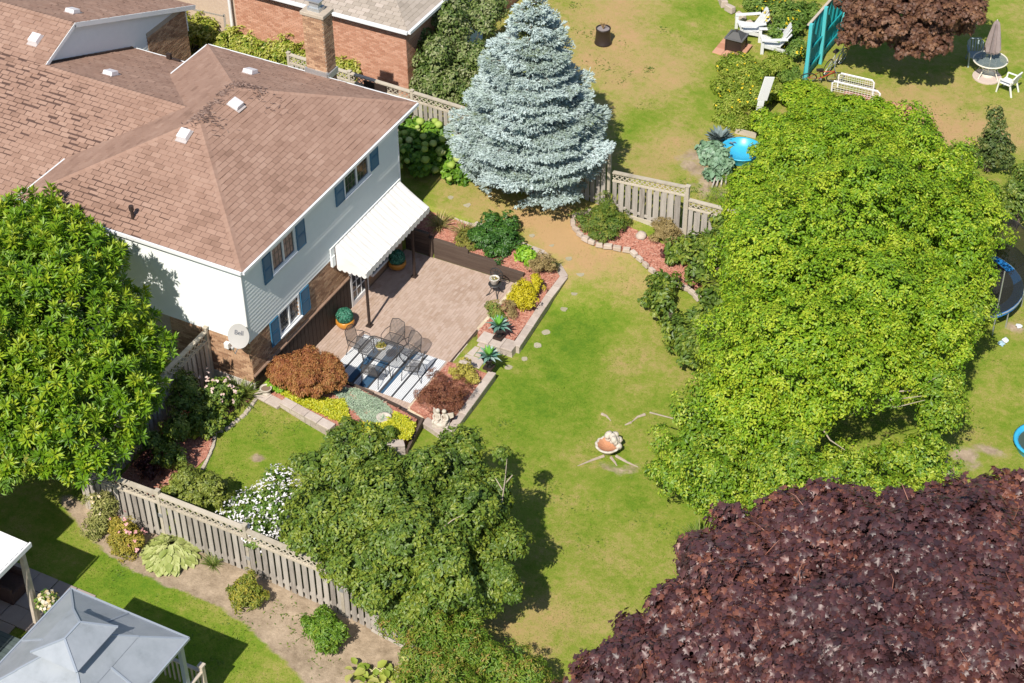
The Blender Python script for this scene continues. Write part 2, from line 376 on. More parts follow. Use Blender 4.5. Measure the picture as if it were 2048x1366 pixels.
g=grid_mesh('lawn',XX,YY,ZZ,{'dry':dry,'soil':np.clip(soil,0,1)},lawn_material()); tag(g,kind='structure')

# grass blades: short tufts over the turf in view
def in_view_pts(n):
    px=RNG.uniform(-20,2068,n); py=RNG.uniform(-20,1386,n)
    V=RR[0][None]*(px-1024)[:,None]-RR[1][None]*(py-683)[:,None]+RR[2][None]*FPX
    z=np.zeros(n)
    for _ in range(8):
        t=(z-CAM[2])/V[:,2]; p=CAM+V*t[:,None]; z=gz_grid(p[:,0],p[:,1])
    return p
gp=in_view_pts(300000); Xp,Yp=gp[:,0],gp[:,1]
ix=np.clip(np.searchsorted(gx,Xp),0,len(gx)-1); iy=np.clip(np.searchsorted(gy,Yp),0,len(gy)-1)
NOGRASS=[[(-8,-.1),(5.2,-.6),(6.2,.9),(6.1,10.4),(4,10.8),(-.2,10.9),(-8,11)],[(-20,0),(-8,0),(-8,14),(-20,14)],[(-3.3,15),(-20,15),(-20,40),(-3.3,40)]]
ok=(soil[iy,ix]<.35)
for pl in NOGRASS: ok&=~pip(Xp,Yp,pl)
gp=gp[ok]; dv=dry[iy,ix][ok]; n_=len(gp)
gmat=M('grass_blade',[(.10,.19,.012),(.16,.245,.024),(.25,.29,.052),(.36,.32,.115),(.44,.35,.17)],.8,attr=1.0,trans=.3,spec=.2)
tn=rdir(n_)*np.array([1,1,.15])+np.array([0,0,.55])
leaf_mesh('grass',gp,rdir(n_)+np.array([0,-.3,.9]),tn,RNG.uniform(.02,.05,n_),np.clip(dv*.95-.12+RNG.normal(0,.16,n_),0,1),'lance',gmat,okind='stuff')

# coarse weeds and clover tufts scattered through the turf
wp=[]
for q in ((1150,12),(1185,70),(1215,135),(1262,95),(1250,150),(1235,165),(1150,60),(1290,215),(1180,120),(1330,60),(1300,140),(1390,380),(1365,365),(1870,215),(1935,240),(1820,250),(1960,330),(1000,850),(1090,980),(1160,1010),(1280,1040),(1340,1060),(1180,1090),(960,880),(600,850),(520,870),(460,960),(240,1150),(300,1215),(380,1265),(430,1330),(560,1230),(600,1270),(470,1250),(640,1320),(1975,720),(1940,860)):
    c=T(*q); m=int(random.uniform(25,60)); r=random.uniform(.12,.4); wp.append(c+np.concatenate([RNG.normal(0,r,(m,2)),np.zeros((m,1))],1))
wp=np.concatenate(wp); wp[:,2]=gz_grid(wp[:,0],wp[:,1])+.01
leaf_mesh('weeds',wp,rdir(len(wp))*.6+np.array([0,0,1]),rdir(len(wp))+np.array([0,0,.5]),RNG.uniform(.05,.13,len(wp)),RNG.random(len(wp)),'lance',M('weed_tuft',[(.06,.13,.012),(.13,.22,.02),(.22,.28,.04)],.7,attr=1,trans=.2),okind='stuff')
# ================================================================== THE HOUSE
shing=M('roof_shingle',[(.20,.122,.09),(.29,.18,.136),(.34,.217,.166),(.39,.26,.203)],.9,attr=.5,noise=.6,nscale=.8,bump=.4,bscale=60,spec=.2)
shing1=M('roof_shingle_single',[(.20,.122,.09),(.29,.18,.136),(.34,.217,.166),(.39,.26,.203)],.9,objr=.5,noise=.6,nscale=.8,bump=.4,bscale=60,spec=.2)
underl=M('roof_felt',[(.055,.03,.025),(.12,.07,.055)],.95,noise=1,nscale=8)
white=M('white_paint',[(.72,.74,.76),(.82,.83,.84)],.5,noise=1,nscale=2.5)
siding=M('white_siding',[(.77,.81,.81),(.83,.86,.86)],.45,noise=1,nscale=4)
blue=M('blue_shutter_paint',[(.028,.13,.24),(.04,.17,.30)],.5,noise=1,nscale=3)
glass=M('window_glass',(.03,.035,.04),.06,spec=1.0)
brick=M('brown_brick',[(.27,.145,.085),(.42,.25,.15),(.54,.35,.22)],.85,attr=1.0,bump=.3,bscale=50)
brick1=M('brown_brick_single',[(.27,.145,.085),(.42,.25,.15),(.54,.35,.22)],.85,objr=1.0,bump=.3,bscale=50)
mortar=M('mortar',[(.36,.30,.24),(.5,.43,.35)],.95,noise=1,nscale=10)
concrete=M('foundation_concrete',[(.42,.40,.36),(.6,.57,.52)],.9,noise=1,nscale=3)
dkwood=M('dark_stained_wood',[(.02,.012,.010),(.05,.03,.024)],.7,noise=1,nscale=5,stretch=(1,1,4))
metal=M('galvanised_metal',[(.42,.45,.48),(.6,.62,.64)],.4,noise=1,nscale=4,metal=.6)
debris_m=M('torn_shingle',[(.07,.045,.04),(.2,.125,.10),(.34,.24,.2)],.95,attr=1)
BUDGET={'shingle':300}
def clip_poly(P_,a,b):
    """keep the part of 2d polygon P_ left of line a->b"""
    out=[];n=len(P_)
    def s(p): return (b[0]-a[0])*(p[1]-a[1])-(b[1]-a[1])*(p[0]-a[0])
    for i in range(n):
        p,q=P_[i],P_[(i+1)%n]; sp,sq=s(p),s(q)
        if sp>=0: out.append(p)
        if (sp>=0)!=(sq>=0):
            t=sp/(sp-sq); out.append((p[0]+(q[0]-p[0])*t,p[1]+(q[1]-p[1])*t))
    return out
_tabme={}
def shingle_plane(parent,poly,wear=0.0,tw=.33,th=.17,singles=0,matS=None,matB=None,near=None):
    """poly: planar convex polygon of 3d points. Rows of tabs with a proud lower edge, clipped to the polygon"""
    matS=matS or shing
    pts=[Vector(p) for p in poly]; nrm=Vector((0,0,0))
    for i in range(len(pts)):
        a,b=pts[i],pts[(i+1)%len(pts)]; nrm+=a.cross(b)
    nrm.normalize()
    if nrm.z<0: nrm=-nrm; pts.reverse()
    up=(Vector((0,0,1))-nrm*nrm.z).normalized(); sx=up.cross(nrm).normalized(); o=pts[0]
    P2=[((p-o).dot(sx),(p-o).dot(up)) for p in pts]
    ar=sum(P2[i][0]*P2[(i+1)%len(P2)][1]-P2[(i+1)%len(P2)][0]*P2[i][1] for i in range(len(P2)))
    if ar<0: P2.reverse()
    base=MB(); base.cur=.5; base.add([p-nrm*.004 for p in pts],[tuple(range(len(pts)))]); base.add([p-nrm*.10 for p in pts],[tuple(range(len(pts)-1,-1,-1))])
    n=len(pts)
    for i in range(n):
        a,b=pts[i]-nrm*.004,pts[(i+1)%n]-nrm*.004; base.add([a,b,b-nrm*.1,a-nrm*.1],[(3,2,1,0)])
    root=base.build('roof_plane',underl,parent)
    x0=min(p[0] for p in P2);x1=max(p[0] for p in P2);y0=min(p[1] for p in P2);y1=max(p[1] for p in P2)
    mb=MB(); cand=[]
    r=0; y=y0
    while y<y1:
        off=random.uniform(0,tw)if r%1 else (r%2)*tw*.5+random.uniform(-.03,.03)
        x=x0-tw+off
        while x<x1+tw:
            w1=max(0,math.sin((x*.55+y*.9))*.5+.5)*wear
            g1=.011+(random.random()**2)*.035*w1; g0=.007+(random.random()**2.2)*.085*w1*(1 if wear>.5 else 0)
            q=[(x+g1*.5,y+g0),(x+tw-g1*.5,y+g0+(random.uniform(-.012,.012)*w1)),(x+tw-g1*.5,y+th*1.03),(x+g1*.5,y+th*1.03)]
            c=q
            for i in range(len(P2)):
                c=clip_poly(c,P2[i],P2[(i+1)%len(P2)])
                if len(c)<3: break
            if len(c)>=3:
                full=(len(c)==4 and all(abs(c[k][0]-q[k][0])+abs(c[k][1]-q[k][1])<1e-6 for k in range(4)))
                ctr=o+sx*(x+tw/2)+up*(y+th/2)
                cand.append((c,y,full,ctr,w1))
            x+=tw
        y+=th; r+=1
    take=set()
    if singles:
        nr=Vector(near) if near else Vector(CAM)
        ids=[i for i,c in enumerate(cand) if c[2]]; ids.sort(key=lambda i:(cand[i][3]-nr).length); take=set(ids[:singles])
    for i,(c,yy,full,ctr,w1) in enumerate(cand):
        lift=.011+random.random()**4*.02*(wear>0)
        if i in take:
            key='tab%.2f'%th
            if key not in _tabme:
                m2=MB(); m2.add([(-tw/2+.006,-th/2+.007,0),(tw/2-.006,-th/2+.007,0),(tw/2-.006,th/2,0),(-tw/2+.006,th/2,0),(-tw/2+.006,-th/2+.007,.012),(tw/2-.006,-th/2+.007,.012),(tw/2-.006,th/2,.004),(-tw/2+.006,th/2,.004)],[(4,5,6,7),(0,1,5,4),(1,2,6,5),(3,0,4,7)])
                me=D.meshes.new('shingle'); me.from_pydata(m2.v,[],m2.f); me.materials.append(shing1 if matS is shing else matS); _tabme[key]=me
            ob=D.objects.new('shingle',_tabme[key]); COL.objects.link(ob); ob.parent=root
            of=Vector(OFF.get(parent.name,(0,0,0))) if parent else Vector((0,0,0))
            ob.matrix_local=Matrix.Translation(ctr-of)@Matrix((sx,up,nrm)).transposed().to_4x4()
            continue
        k=len(c); top=[];bot=[]
        for p in c:
            h=lift*(1-min(1,max(0,(p[1]-yy)/th)))+.004; w_=o+sx*p[0]+up*p[1]; top.append(w_+nrm*h); bot.append(w_-nrm*.002)
        mb.cur=min(1,max(0,.5+random.gauss(0,.24)-(.25 if random.random()<.04 else 0)))
        mb.add(top+bot,[tuple(range(k))]+[(j,j+k,(j+1)%k+k,(j+1)%k) for j in range(k)])
    if mb.f: mb.build('shingle',matS,root,kind='stuff')
    return root
def ridge_caps(parent,a,b,w_=.24,st=.17,mat=None):
    a=Vector(a);b=Vector(b);L=(b-a).length;n=max(1,int(L/st)); mb=MB(); d=(b-a)/n; x=d.normalized(); y=Vector((0,0,1)).cross(x).normalized()
    for i in range(n):
        mb.cur=random.uniform(.35,.85); p=a+d*i; q=a+d*(i+1.15); e=Vector((0,0,.030)); f=Vector((0,0,.018)); dn=Vector((0,0,-.045))
        mb.add([p-y*w_/2+dn+e,p+e,p+y*w_/2+dn+e,q-y*w_/2+dn+f,q+f,q+y*w_/2+dn+f],[(0,1,4,3),(1,2,5,4),(0,3,5,2)][:2])
    return mb.build('ridge_cap',mat or shing,parent,kind='stuff')
house=thing('house','white sided house with worn brown shingle roof, blue shutters and brick chimney beside the patio','house',(-4,4,0))
# walls (solid core set behind the cladding)
core=MB(); core.b2((-7.8,.05,-.9),(-.06,8.88,4.62)); core.b2((-30,.6,0),(-7.7,9.3,3.8)); core.build('wall',mortar,house)
# --- siding: lapped boards, lower edge proud
def lap_wall(a,b,z0,z1,nrm,holes=(),exp=.135,slope=None,parent=house,lip=.024):
    """boards from a to b (2d), between z0,z1; holes: (s0,s1,za,zb)"""
    a=Vector((a[0],a[1],0));b=Vector((b[0],b[1],0));L=(b-a).length;x=(b-a)/L;N=Vector((nrm[0],nrm[1],0)); z=z0
    while z<z1-.01:
        zt=min(z+exp,z1); spans=[(0,L)]
        if slope: spans=slope(z,zt)
        for (h0,h1,za,zb) in holes:
            if zt>za+.01 and z<zb-.01:
                ns=[]
                for s0,s1 in spans:
                    if h1<=s0 or h0>=s1: ns.append((s0,s1)); continue
                    if h0>s0: ns.append((s0,h0))
                    if h1<s1: ns.append((h1,s1))
                spans=ns
        for s0,s1 in spans:
            mb=MB()
            if s1-s0<.02: continue
            p=a+x*s0;q=a+x*s1
            vs=[p+N*lip+Vector((0,0,z)),q+N*lip+Vector((0,0,z)),q+N*.002+Vector((0,0,zt)),p+N*.002+Vector((0,0,zt)),p-N*.05+Vector((0,0,z)),q-N*.05+Vector((0,0,z)),q-N*.05+Vector((0,0,zt)),p-N*.05+Vector((0,0,zt))]
            mb.add(vs,[(0,1,2,3),(4,5,1,0),(5,6,2,1),(7,4,0,3)]); mb.build('siding_board',siding,parent)
        z=zt
def brick_wall(a,b,z0,z1,nrm,parent=house,singles=0,holes=(),mt=None,mt1=None,back=True,bw=.215,bh=.075,proud=.012,top=None,mmort=None):
    a=Vector((a[0],a[1],0));b=Vector((b[0],b[1],0));L=(b-a).length;x=(b-a)/L;N=Vector((nrm[0],nrm[1],0)); mb=MB(); z=z0;r=0;sing=0
    R=Matrix((x,N,Vector((0,0,1)))).transposed(); of=Vector(OFF.get(parent.name,(0,0,0)))
    bk=MB(); c=(a+b)/2-N*.03
    if not holes: bk.box((c.x,c.y,(z0+z1)/2),(L,.06,z1-z0),R=R)
    w_=parent
    if bk.f:
        wb=bk.build('brick_wall',mmort or mortar,parent)
        if OFF is not None and not parent.parent: w_=wb
    while z<z1-.02:
        s=-(r%2)*bw*.5
        while s<L:
            s0=max(s+.006,0);s1=min(s+bw-.006,L)
            if s1-s0>.03:
                p=a+x*((s0+s1)/2); zc=z+bh/2; ms=(s0+s1)/2
                if any(h[0]<ms<h[1] and h[2]<zc<h[3] for h in holes) or (top and zc>top(ms)): s+=bw; continue
                pr=proud+random.uniform(-.002,.003)
                if sing<singles and s1-s0>bw-.02:
                    if 'brick'+parent.name not in _tabme:
                        t=MB().box((0,0,0),(bw-.012,.03,bh-.012)); me=D.meshes.new('brick'); me.from_pydata(t.v,[],t.f); me.materials.append(mt1 or brick1); _tabme['brick'+parent.name]=me
                    ob=D.objects.new('brick',_tabme['brick'+parent.name]); COL.objects.link(ob); ob.parent=w_
                    ob.matrix_local=Matrix.Translation(p+N*(pr-.015)+Vector((0,0,zc))-of)@R.to_4x4(); sing+=1
                else:
                    mb.cur=random.random(); q=p+N*(pr-.015)
                    mb.box((q.x,q.y,zc),(s1-s0,.03,bh-.012),R=R)
            s+=bw
        z+=bh;r+=1
    if mb.f: mb.build('brick',mt or brick,w_ if w_ is not parent else parent,kind='stuff')
    return w_
W1=(1.5,2.8,3.38,4.3); W2=(5.62,7.13,3.55,4.46); W3=(1.52,2.68,.98,1.86)
# back wall (x=0): siding above, brick to the ledge, dark boards below
lap_wall((0,0),(0,8.9),1.86,4.62,(1,0),holes=[W1,W2,W3])
lap_wall((-7.8,0),(0,0),1.84,4.62,(0,-1))
lap_wall((0,8.9),(-7.8,8.9),1.86,4.62,(0,1),exp=.2)
brick_wall((0,0),(0,8.9),.58,1.84,(1,0),holes=[(W3[0],W3[1],W3[2],W3[3]),(5.5,8.9,-1,3)])
brick_wall((-2.9,0),(0,0),.26,1.83,(0,-1))
MB().b2((-7.8,-.03,-.3),(.03,.05,.26)).build('foundation',concrete,house)
mb=MB(); 
for a_,b_ in(((.0,-.035,1.84),(.035,.0,4.6)),((-.0,8.9,1.86),(.035,8.94,4.6))): MB().b2(a_,b_).build('corner_trim',white,house)
MB().prism([(0,0),(.06,0),(.06,5.52),(0,5.52)],[.52,.5,.5,.52],[.60,.54,.54,.60]).build('brick_ledge',M('ledge_wood',[(.25,.15,.10),(.38,.25,.18)],.8,noise=1,nscale=6),house)
MB().b2((-.05,0,-.85),(.0,1.2,.58)).b2((-.05,1.2,-.85),(0,5.5,.52)).build('wall_panel',dkwood,house)
s=.0
while s<5.5:
    MB().b2((.0,s+.008,-.72),(.035,min(s+.20,5.5),.51)).build('wall_board',dkwood,house); s+=.212
# patio door with sidelight, sliding window beside it
dr=MB(); dr.b2((-.04,5.5,-.72),(.05,5.6,1.3)); dr.b2((-.04,6.45,-.72),(.05,6.55,1.3)); dr.b2((-.04,5.6,1.2),(.05,6.45,1.3)); dr.b2((-.04,5.6,-.72),(.05,6.45,-.55))
door=dr.build('door',white,house)
MB().b2((-.03,5.6,-.55),(.0,6.45,1.2)).build('pane',glass,door)
mb=MB()
for k in range(1,3): mb.b2((.0,5.6+.283*k-.012,-.55),(.02,5.6+.283*k+.012,1.2))
for k in range(1,5): mb.b2((.001,5.6,-.55+.35*k-.012),(.021,6.45,-.55+.35*k+.012))
mb.build('muntin',white,door)
sw=MB(); sw.b2((-.04,6.75,-.3),(.04,6.83,1.0)); sw.b2((-.04,8.1,-.3),(.04,8.18,1.0)); sw.b2((-.04,6.83,.92),(.04,8.1,1.0)); sw.b2((-.04,6.83,-.38),(.05,8.1,-.3)); sw=sw.build('window',white,house)
MB().b2((-.03,6.83,-.3),(.0,8.1,.92)).build('pane',glass,sw)
mb=MB(); mb.b2((-.1,5.45,-.95),(-.04,8.9,1.9)); mb.build('lower_wall',brick,house)
def window(Wd,mull=True):
    y0,y1,z0,z1=Wd; f=MB(); t=.07
    f.b2((-.03,y0,z0),(.03,y0+t,z1)); f.b2((-.03,y1-t,z0),(.03,y1,z1)); f.b2((-.03,y0+t,z1-t),(.03,y1-t,z1)); f.b2((-.03,y0+t,z0),(.032,y1-t,z0+t))
    m=(y0+y1)/2; f.b2((-.03,m-.035,z0+t),(.024,m+.035,z1-t))
    win=f.build('window',white,house)
    for (a,b) in((y0+t,m-.035),(m+.035,y1-t)):
        MB().b2((-.03,a,z0+t),(-.012,b,z1-t)).build('pane',glass,win)
        if mull:
            g_=MB()
            for k in (1,2): yy=a+(b-a)*k/3; g_.b2((-.012,yy-.005,z0+t),(-.004,yy+.005,z1-t))
            for k in (1,2): zz=z0+t+(z1-z0-2*t)*k/3; g_.b2((-.012,a,zz-.005),(-.003,b,zz+.005))
            g_.build('muntin',M('muntin_beige',(.20,.17,.14),.6),win)
    s=MB(); s.b2((.03,y0-.03,z0-.05),(.09,y1+.03,z0-.003)); s.build('sill',white,win)
    return win
def shutter(y0,y1,z0,z1):
    f=MB(); t=.05
    f.b2((.018,y0,z0),(.045,y1,z1)); s=f.build('shutter',blue,house)
    h=(z1-z0)/2; d=MB()
    for k in range(2):
        a=z0+h*k+t; b=z0+h*(k+1)-t*.6
        d.b2((.045,y0+t,a),(.056,y1-t,b))
    d.build('raised_panel',blue,s,bevel=.008)
    e=MB(); e.b2((.045,y0,z0),(.06,y0+.03,z1)); e.b2((.045,y1-.03,z0),(.06,y1,z1)); e.b2((.045,y0+.03,z0),(.06,y1-.03,z0+.03)); e.b2((.045,y0+.03,z1-.03),(.06,y1-.03,z1)); e.b2((.045,y0+.03,z0+h-.015),(.059,y1-.03,z0+h+.015)); e.build('shutter_rail',blue,s)
window(W1); window(W2); window(W3)
shutter(1.05,1.47,3.3,4.26); shutter(2.86,3.32,3.36,4.3); shutter(5.1,5.58,3.55,4.46); shutter(7.2,7.66,3.6,4.52); shutter(1.04,1.48,.9,1.84); shutter(2.72,3.2,.9,1.84)
for k in('pane',): pass
# curtains / dark room behind is the wall core; roofs
ze=4.66; X0,X1,Y0,Y1=-8.0,.19,-.15,9.93; pk=1.62
SEc=(X1,Y0,ze);NEc=(X1,Y1,ze);NWc=(X0,Y1,ze);SWc=(X0,Y0,ze);PS=(-3.94,3.95,ze+pk);PN=(-3.94,5.95,ze+pk)
MB().b2((X0+.1,Y0+.1,ze-.1),(X1-.1,Y1-.1,ze-.06)).build('soffit',M('soffit_white',(.7,.72,.74),.6),house); roof=house
shingle_plane(roof,[SEc,NEc,PN,PS],wear=.12,singles=190)
shingle_plane(roof,[SWc,SEc,PS],wear=1.0,singles=70)
shingle_plane(roof,[NEc,NWc,PN],wear=.1)
shingle_plane(roof,[NWc,SWc,PS,PN],wear=.08)
def sz(y): return 5.75+.4*(y-5)
shingle_plane(roof,[(-30,.2,sz(.2)),(-5.2,.2,sz(.2)),(-5.2,5,5.75),(-30,5,5.75)],wear=1.1,singles=40,near=(-9,2,5))
shingle_plane(roof,[(-5.2,5,5.75),(-5.2,9.6,3.91),(-11,9.6,3.91),(-11,5,5.75)],wear=.05)
zr=6.44
shingle_plane(roof,[(-30,5.004,5.752),(-10.8,5.004,5.752),(-10.8,6.7,zr),(-30,6.7,zr)],wear=.8)
shingle_plane(roof,[(-10.8,6.7,zr),(-10.8,13.0,3.92),(-30,13.0,3.92),(-30,6.7,zr)],wear=.1)
for a,b in((SEc,PS),(SWc,PS),(NEc,PN),(NWc,PN),(PS,PN),((-5.25,5,5.76),(-10.9,5,5.76)),((-10.85,6.7,zr+.01),(-29,6.7,zr+.01))): ridge_caps(roof,a,b)
# gutters / fascia
gt=MB()
def gut(a,b,mb,h=.10,w_=.07,out=(0,0)):
    mb.beam((a[0]+out[0],a[1]+out[1],a[2]-.035),(b[0]+out[0],b[1]+out[1],b[2]-.035),w_,h)
gut(SEc,NEc,gt,out=(.045,0)); gt.build('gutter',white,roof)
mb=MB(); gut(SWc,SEc,mb,out=(0,-.045)); mb.build('gutter',white,roof)
mb=MB(); gut(NEc,NWc,mb,w_=.05,out=(0,.03)); mb.build('gutter',white,roof)
for ya_,yb_ in((Y0,2.2),(7.85,Y1)): mb=MB(); gut((X0,ya_,ze),(X0,yb_,ze),mb,w_=.05,out=(-.03,0)); mb.build('fascia',white,roof)
mb=MB(); gut((-8.0,9.6,3.91),(-10.9,9.6,3.91),mb,w_=.05,out=(0,.03)); mb.build('fascia',white,roof)
# gable wall above the middle roof (faces +x)
def gspan(z,zt):
    zm=(z+zt)/2; top=6.7+(zr-.12-zm)/.4; lo=max(5.0,6.7-(zr-.12-zm)/.4)
    return [(lo-5.0,min(top,12.7)-5.0)] if top>lo else []
lap_wall((-11.0,5.0),(-11.0,12.8),3.0,6.3,(1,0),slope=gspan,exp=.12)
core=MB(); core.b2((-24,5.2,.2),(-11.06,12.6,3.9)); core.add([(-11.06,5,5.6),(-11.06,6.7,6.3),(-11.06,12.7,3.9),(-11.06,12.7,0),(-11.06,5,0)],[(0,1,2,3,4)]); core.build('gable_core',mortar,house)
brick_wall((-10.97,10.35),(-10.97,12.6),.4,4.1,(1,0),top=lambda s:3.9)
mb=MB(); mb.beam((-10.8,6.7,zr-.07),(-10.8,13.0,3.85),.04,.16); mb.build('rake_board',white,house)
mb=MB(); mb.beam((-10.8,6.72,zr-.07),(-10.8,5.0,5.69),.04,.13); mb.build('rake_board',white,house)
MB().beam((-10.95,5.2,5.70),(-10.95,9.5,4.0),.1,.07).build('step_flashing',dkwood,roof)
MB().box((-9.35,9.45,4.1),(.16,.12,.22)).box((-9.1,9.5,4.0),(.3,.1,.06)).build('vent_stub',dkwood,roof)
# roof vents
ventm=M('vent_plastic',[(.62,.58,.6),(.75,.72,.74)],.5,noise=1,nscale=8)
def plane_z(k,p):
    return {'E':ze+.4*(X1-p[0]),'S':ze+.4*(p[1]-Y0),'N':ze+.4*(Y1-p[1]),'M':5.75-.4*(p[1]-5),'F':5.75+.4*(p[1]-5),'G':zr-.4*(p[1]-6.7)}[k]
def on_roof(px,py,k):
    z=5.5
    for _ in range(40): z=.5*z+.5*plane_z(k,G(px,py,z))
    return Vector(G(px,py,z))
def roof_vent(px,py,zg,dirv):
    p=on_roof(px,py,zg); s=math.atan(.4); up=Vector((-dirv[0]*math.cos(s),-dirv[1]*math.cos(s),math.sin(s))); sx=Vector((dirv[1],-dirv[0],0)); nn=sx.cross(up).normalized()
    if nn.z<0: nn=-nn
    R=Matrix((sx,up,nn)).transposed()
    fl=MB().box(p+nn*.025,(.40,.50,.02),R=R).build('vent_flashing',M('vent_flashing_grey',(.45,.40,.39),.6),roof)
    MB().box(p+nn*.10+up*.03,(.38,.38,.13),R=R,taper=.9).build('vent_hood',ventm,fl,bevel=.015)
for v in((472,212,'E',(1,0)),(369,273,'S',(0,-1)),(501,147,'N',(0,1)),(222,150,'M',(0,1)),(71,81,'F',(0,-1)),(146,26,'G',(0,1))): roof_vent(*v)
p=on_roof(266,437,'S'); MB().tube([p,p+Vector((0,0,.42))],.05,8).tube([p+Vector((0,0,.3)),p+Vector((0,0,.46))],.075,8).build('vent_pipe',dkwood,roof)
# torn shingle debris along the ridges
dm=MB()
def debris(px,py,z,r,n,big=.11):
    c=G(px,py,z)
    for _ in range(n):
        a=c+np.array([random.gauss(0,r),random.gauss(0,r),0]);
        fx=max(a[0],-3.94)-(-3.94) if a[0]>-3.94 else -3.94-a[0]; zz=ze+pk-.4*max(abs(a[0]+3.94),(3.95-a[1]) if a[1]<3.95 else (a[1]-5.95 if a[1]>5.95 else 0),0)
        a[2]=zz+.05; dm.cur=random.random(); th=random.uniform(0,6.3)
        R=Matrix.Rotation(th if random.random()<.3 else random.gauss(0,.35),3,'Z')@Matrix.Rotation(random.uniform(-.5,.5),3,'X'); dm.box(a,(random.uniform(.04,big*1.7),random.uniform(.012,.032),.01),R=R)
for q_ in((398,236,.1,.14,55),(385,245,.1,.12,30),(412,225,.05,.12,50),(430,205,.05,.12,50),(448,185,.05,.13,50),(470,168,.05,.16,60),(492,166,.1,.15,40),(508,178,.2,.15,35),(525,190,.3,.2,30),(420,250,.3,.16,40),(440,265,.4,.2,22),(555,215,.5,.25,16)): debris(q_[0],q_[1],ze+pk-q_[2],q_[3],q_[4])
dm.build('torn_shingle',debris_m,roof,kind='stuff')
# chimney
ch=MB().b2((-3.98,9.97,0),(-3.24,10.48,6.85)).build('chimney',mortar,house)
brick_wall((-4.0,9.95),(-3.22,9.95),4.3,6.85,(0,-1),parent=ch,singles=140)
brick_wall((-3.22,9.95),(-3.22,10.5),4.3,6.85,(1,0),parent=ch,singles=110)
brick_wall((-4.0,10.5),(-4.0,9.95),4.3,6.85,(-1,0),parent=ch)
MB().b2((-4.06,9.89,6.85),(-3.16,10.56,6.98)).build('chimney_crown',mortar,ch,bevel=.02)
MB().b2((-3.86,10.05,6.98),(-3.4,10.4,7.1)).b2((-3.8,10.1,7.1),(-3.46,10.34,7.35)).b2((-3.92,10.0,7.35),(-3.34,10.46,7.39)).build('chimney_cap',metal,ch)
MB().b2((-4.05,9.88,4.60),(-3.17,9.97,4.86)).b2((-3.19,9.88,4.60),(-3.14,10.5,4.82)).build('chimney_flashing',metal,ch)
# electrical boxes on the side wall
MB().box((-.76,-.10,1.55),(.16,.14,.2)).build('meter_box',white,house,bevel=.01)
# ================================================================== PATIO (sunken)
pav=M('clay_paver',[(.30,.20,.15),(.40,.29,.225),(.46,.35,.29),(.50,.38,.32)],.85,attr=.5,noise=.7,nscale=.9,bump=.3,bscale=40)
pav1=M('clay_paver_single',[(.30,.20,.15),(.40,.29,.225),(.46,.35,.29),(.50,.38,.32)],.85,objr=.5,noise=.7,nscale=.9,bump=.3,bscale=40)
sand=M('joint_sand',[(.16,.12,.09),(.27,.215,.16)],.95,noise=1,nscale=4)
ZP=-.72
patio=MB().b2((-.05,1.9,-1.0),(4.27,9.06,ZP-.012)).build('patio',sand); tag(patio,kind='structure')
pme=D.meshes.new('paver'); t=MB().box((0,0,0),(.094,.196,.03)); pme.from_pydata(t.v,[],t.f); pme.materials.append(pav1)
mb=MB(); ns=0; y=1.95; rows=[]
x=.05; c=0
while x<4.24:
    y=1.92-(c%2)*.1
    while y<9.02:
        y0=max(y,1.92);y1=min(y+.196,9.04)
        if y1-y0>.05: rows.append((x,(y0+y1)/2,y1-y0))
        y+=.202
    x+=.101;c+=1
rows.sort(key=lambda r:-(r[0]*.6-r[1]) if False else math.hypot(r[0]-3.3,r[1]-6.5))
for i,(x,y,L) in enumerate(rows):
    z=ZP-.015+random.uniform(-.002,.003)
    if i<300 and L>.19:
        o=D.objects.new('paver',pme); COL.objects.link(o); o.location=(x,y,z); o.parent=patio
    else:
        mb.cur=random.random(); mb.box((x,y,z),(.094,L-.002 if L<.19 else .194,.03))
o=mb.build('paver',pav,patio,kind='stuff')
# ------------------------------------------------------------------ dark timber retaining wall
timb=M('dark_timber',[(.03,.02,.015),(.075,.05,.038),(.11,.08,.062)],.8,objr=.5,noise=.6,nscale=3,stretch=(.4,4,6),bump=.5,bscale=25)
rw=thing('retaining_wall','dark stained timber retaining wall stepping down along the far side of the paved patio','retaining wall',(2.2,9.1,ZP))
for k in range(5):
    z0=ZP+.152*k; xe={0:4.5,1:4.5,2:4.48,3:3.5,4:2.42}[k]
    MB().b2((1.1,9.05,z0),(xe,9.19,z0+.146)).build('timber',timb,rw,bevel=.008)
MB().b2((.92,9.02,ZP),(1.06,9.2,.06)).build('post',timb,rw,bevel=.008)
for k in range(6): MB().b2((.0,9.06,ZP+.152*k),(.91,9.18,ZP+.152*k+.146)).build('timber',timb,rw,bevel=.008)
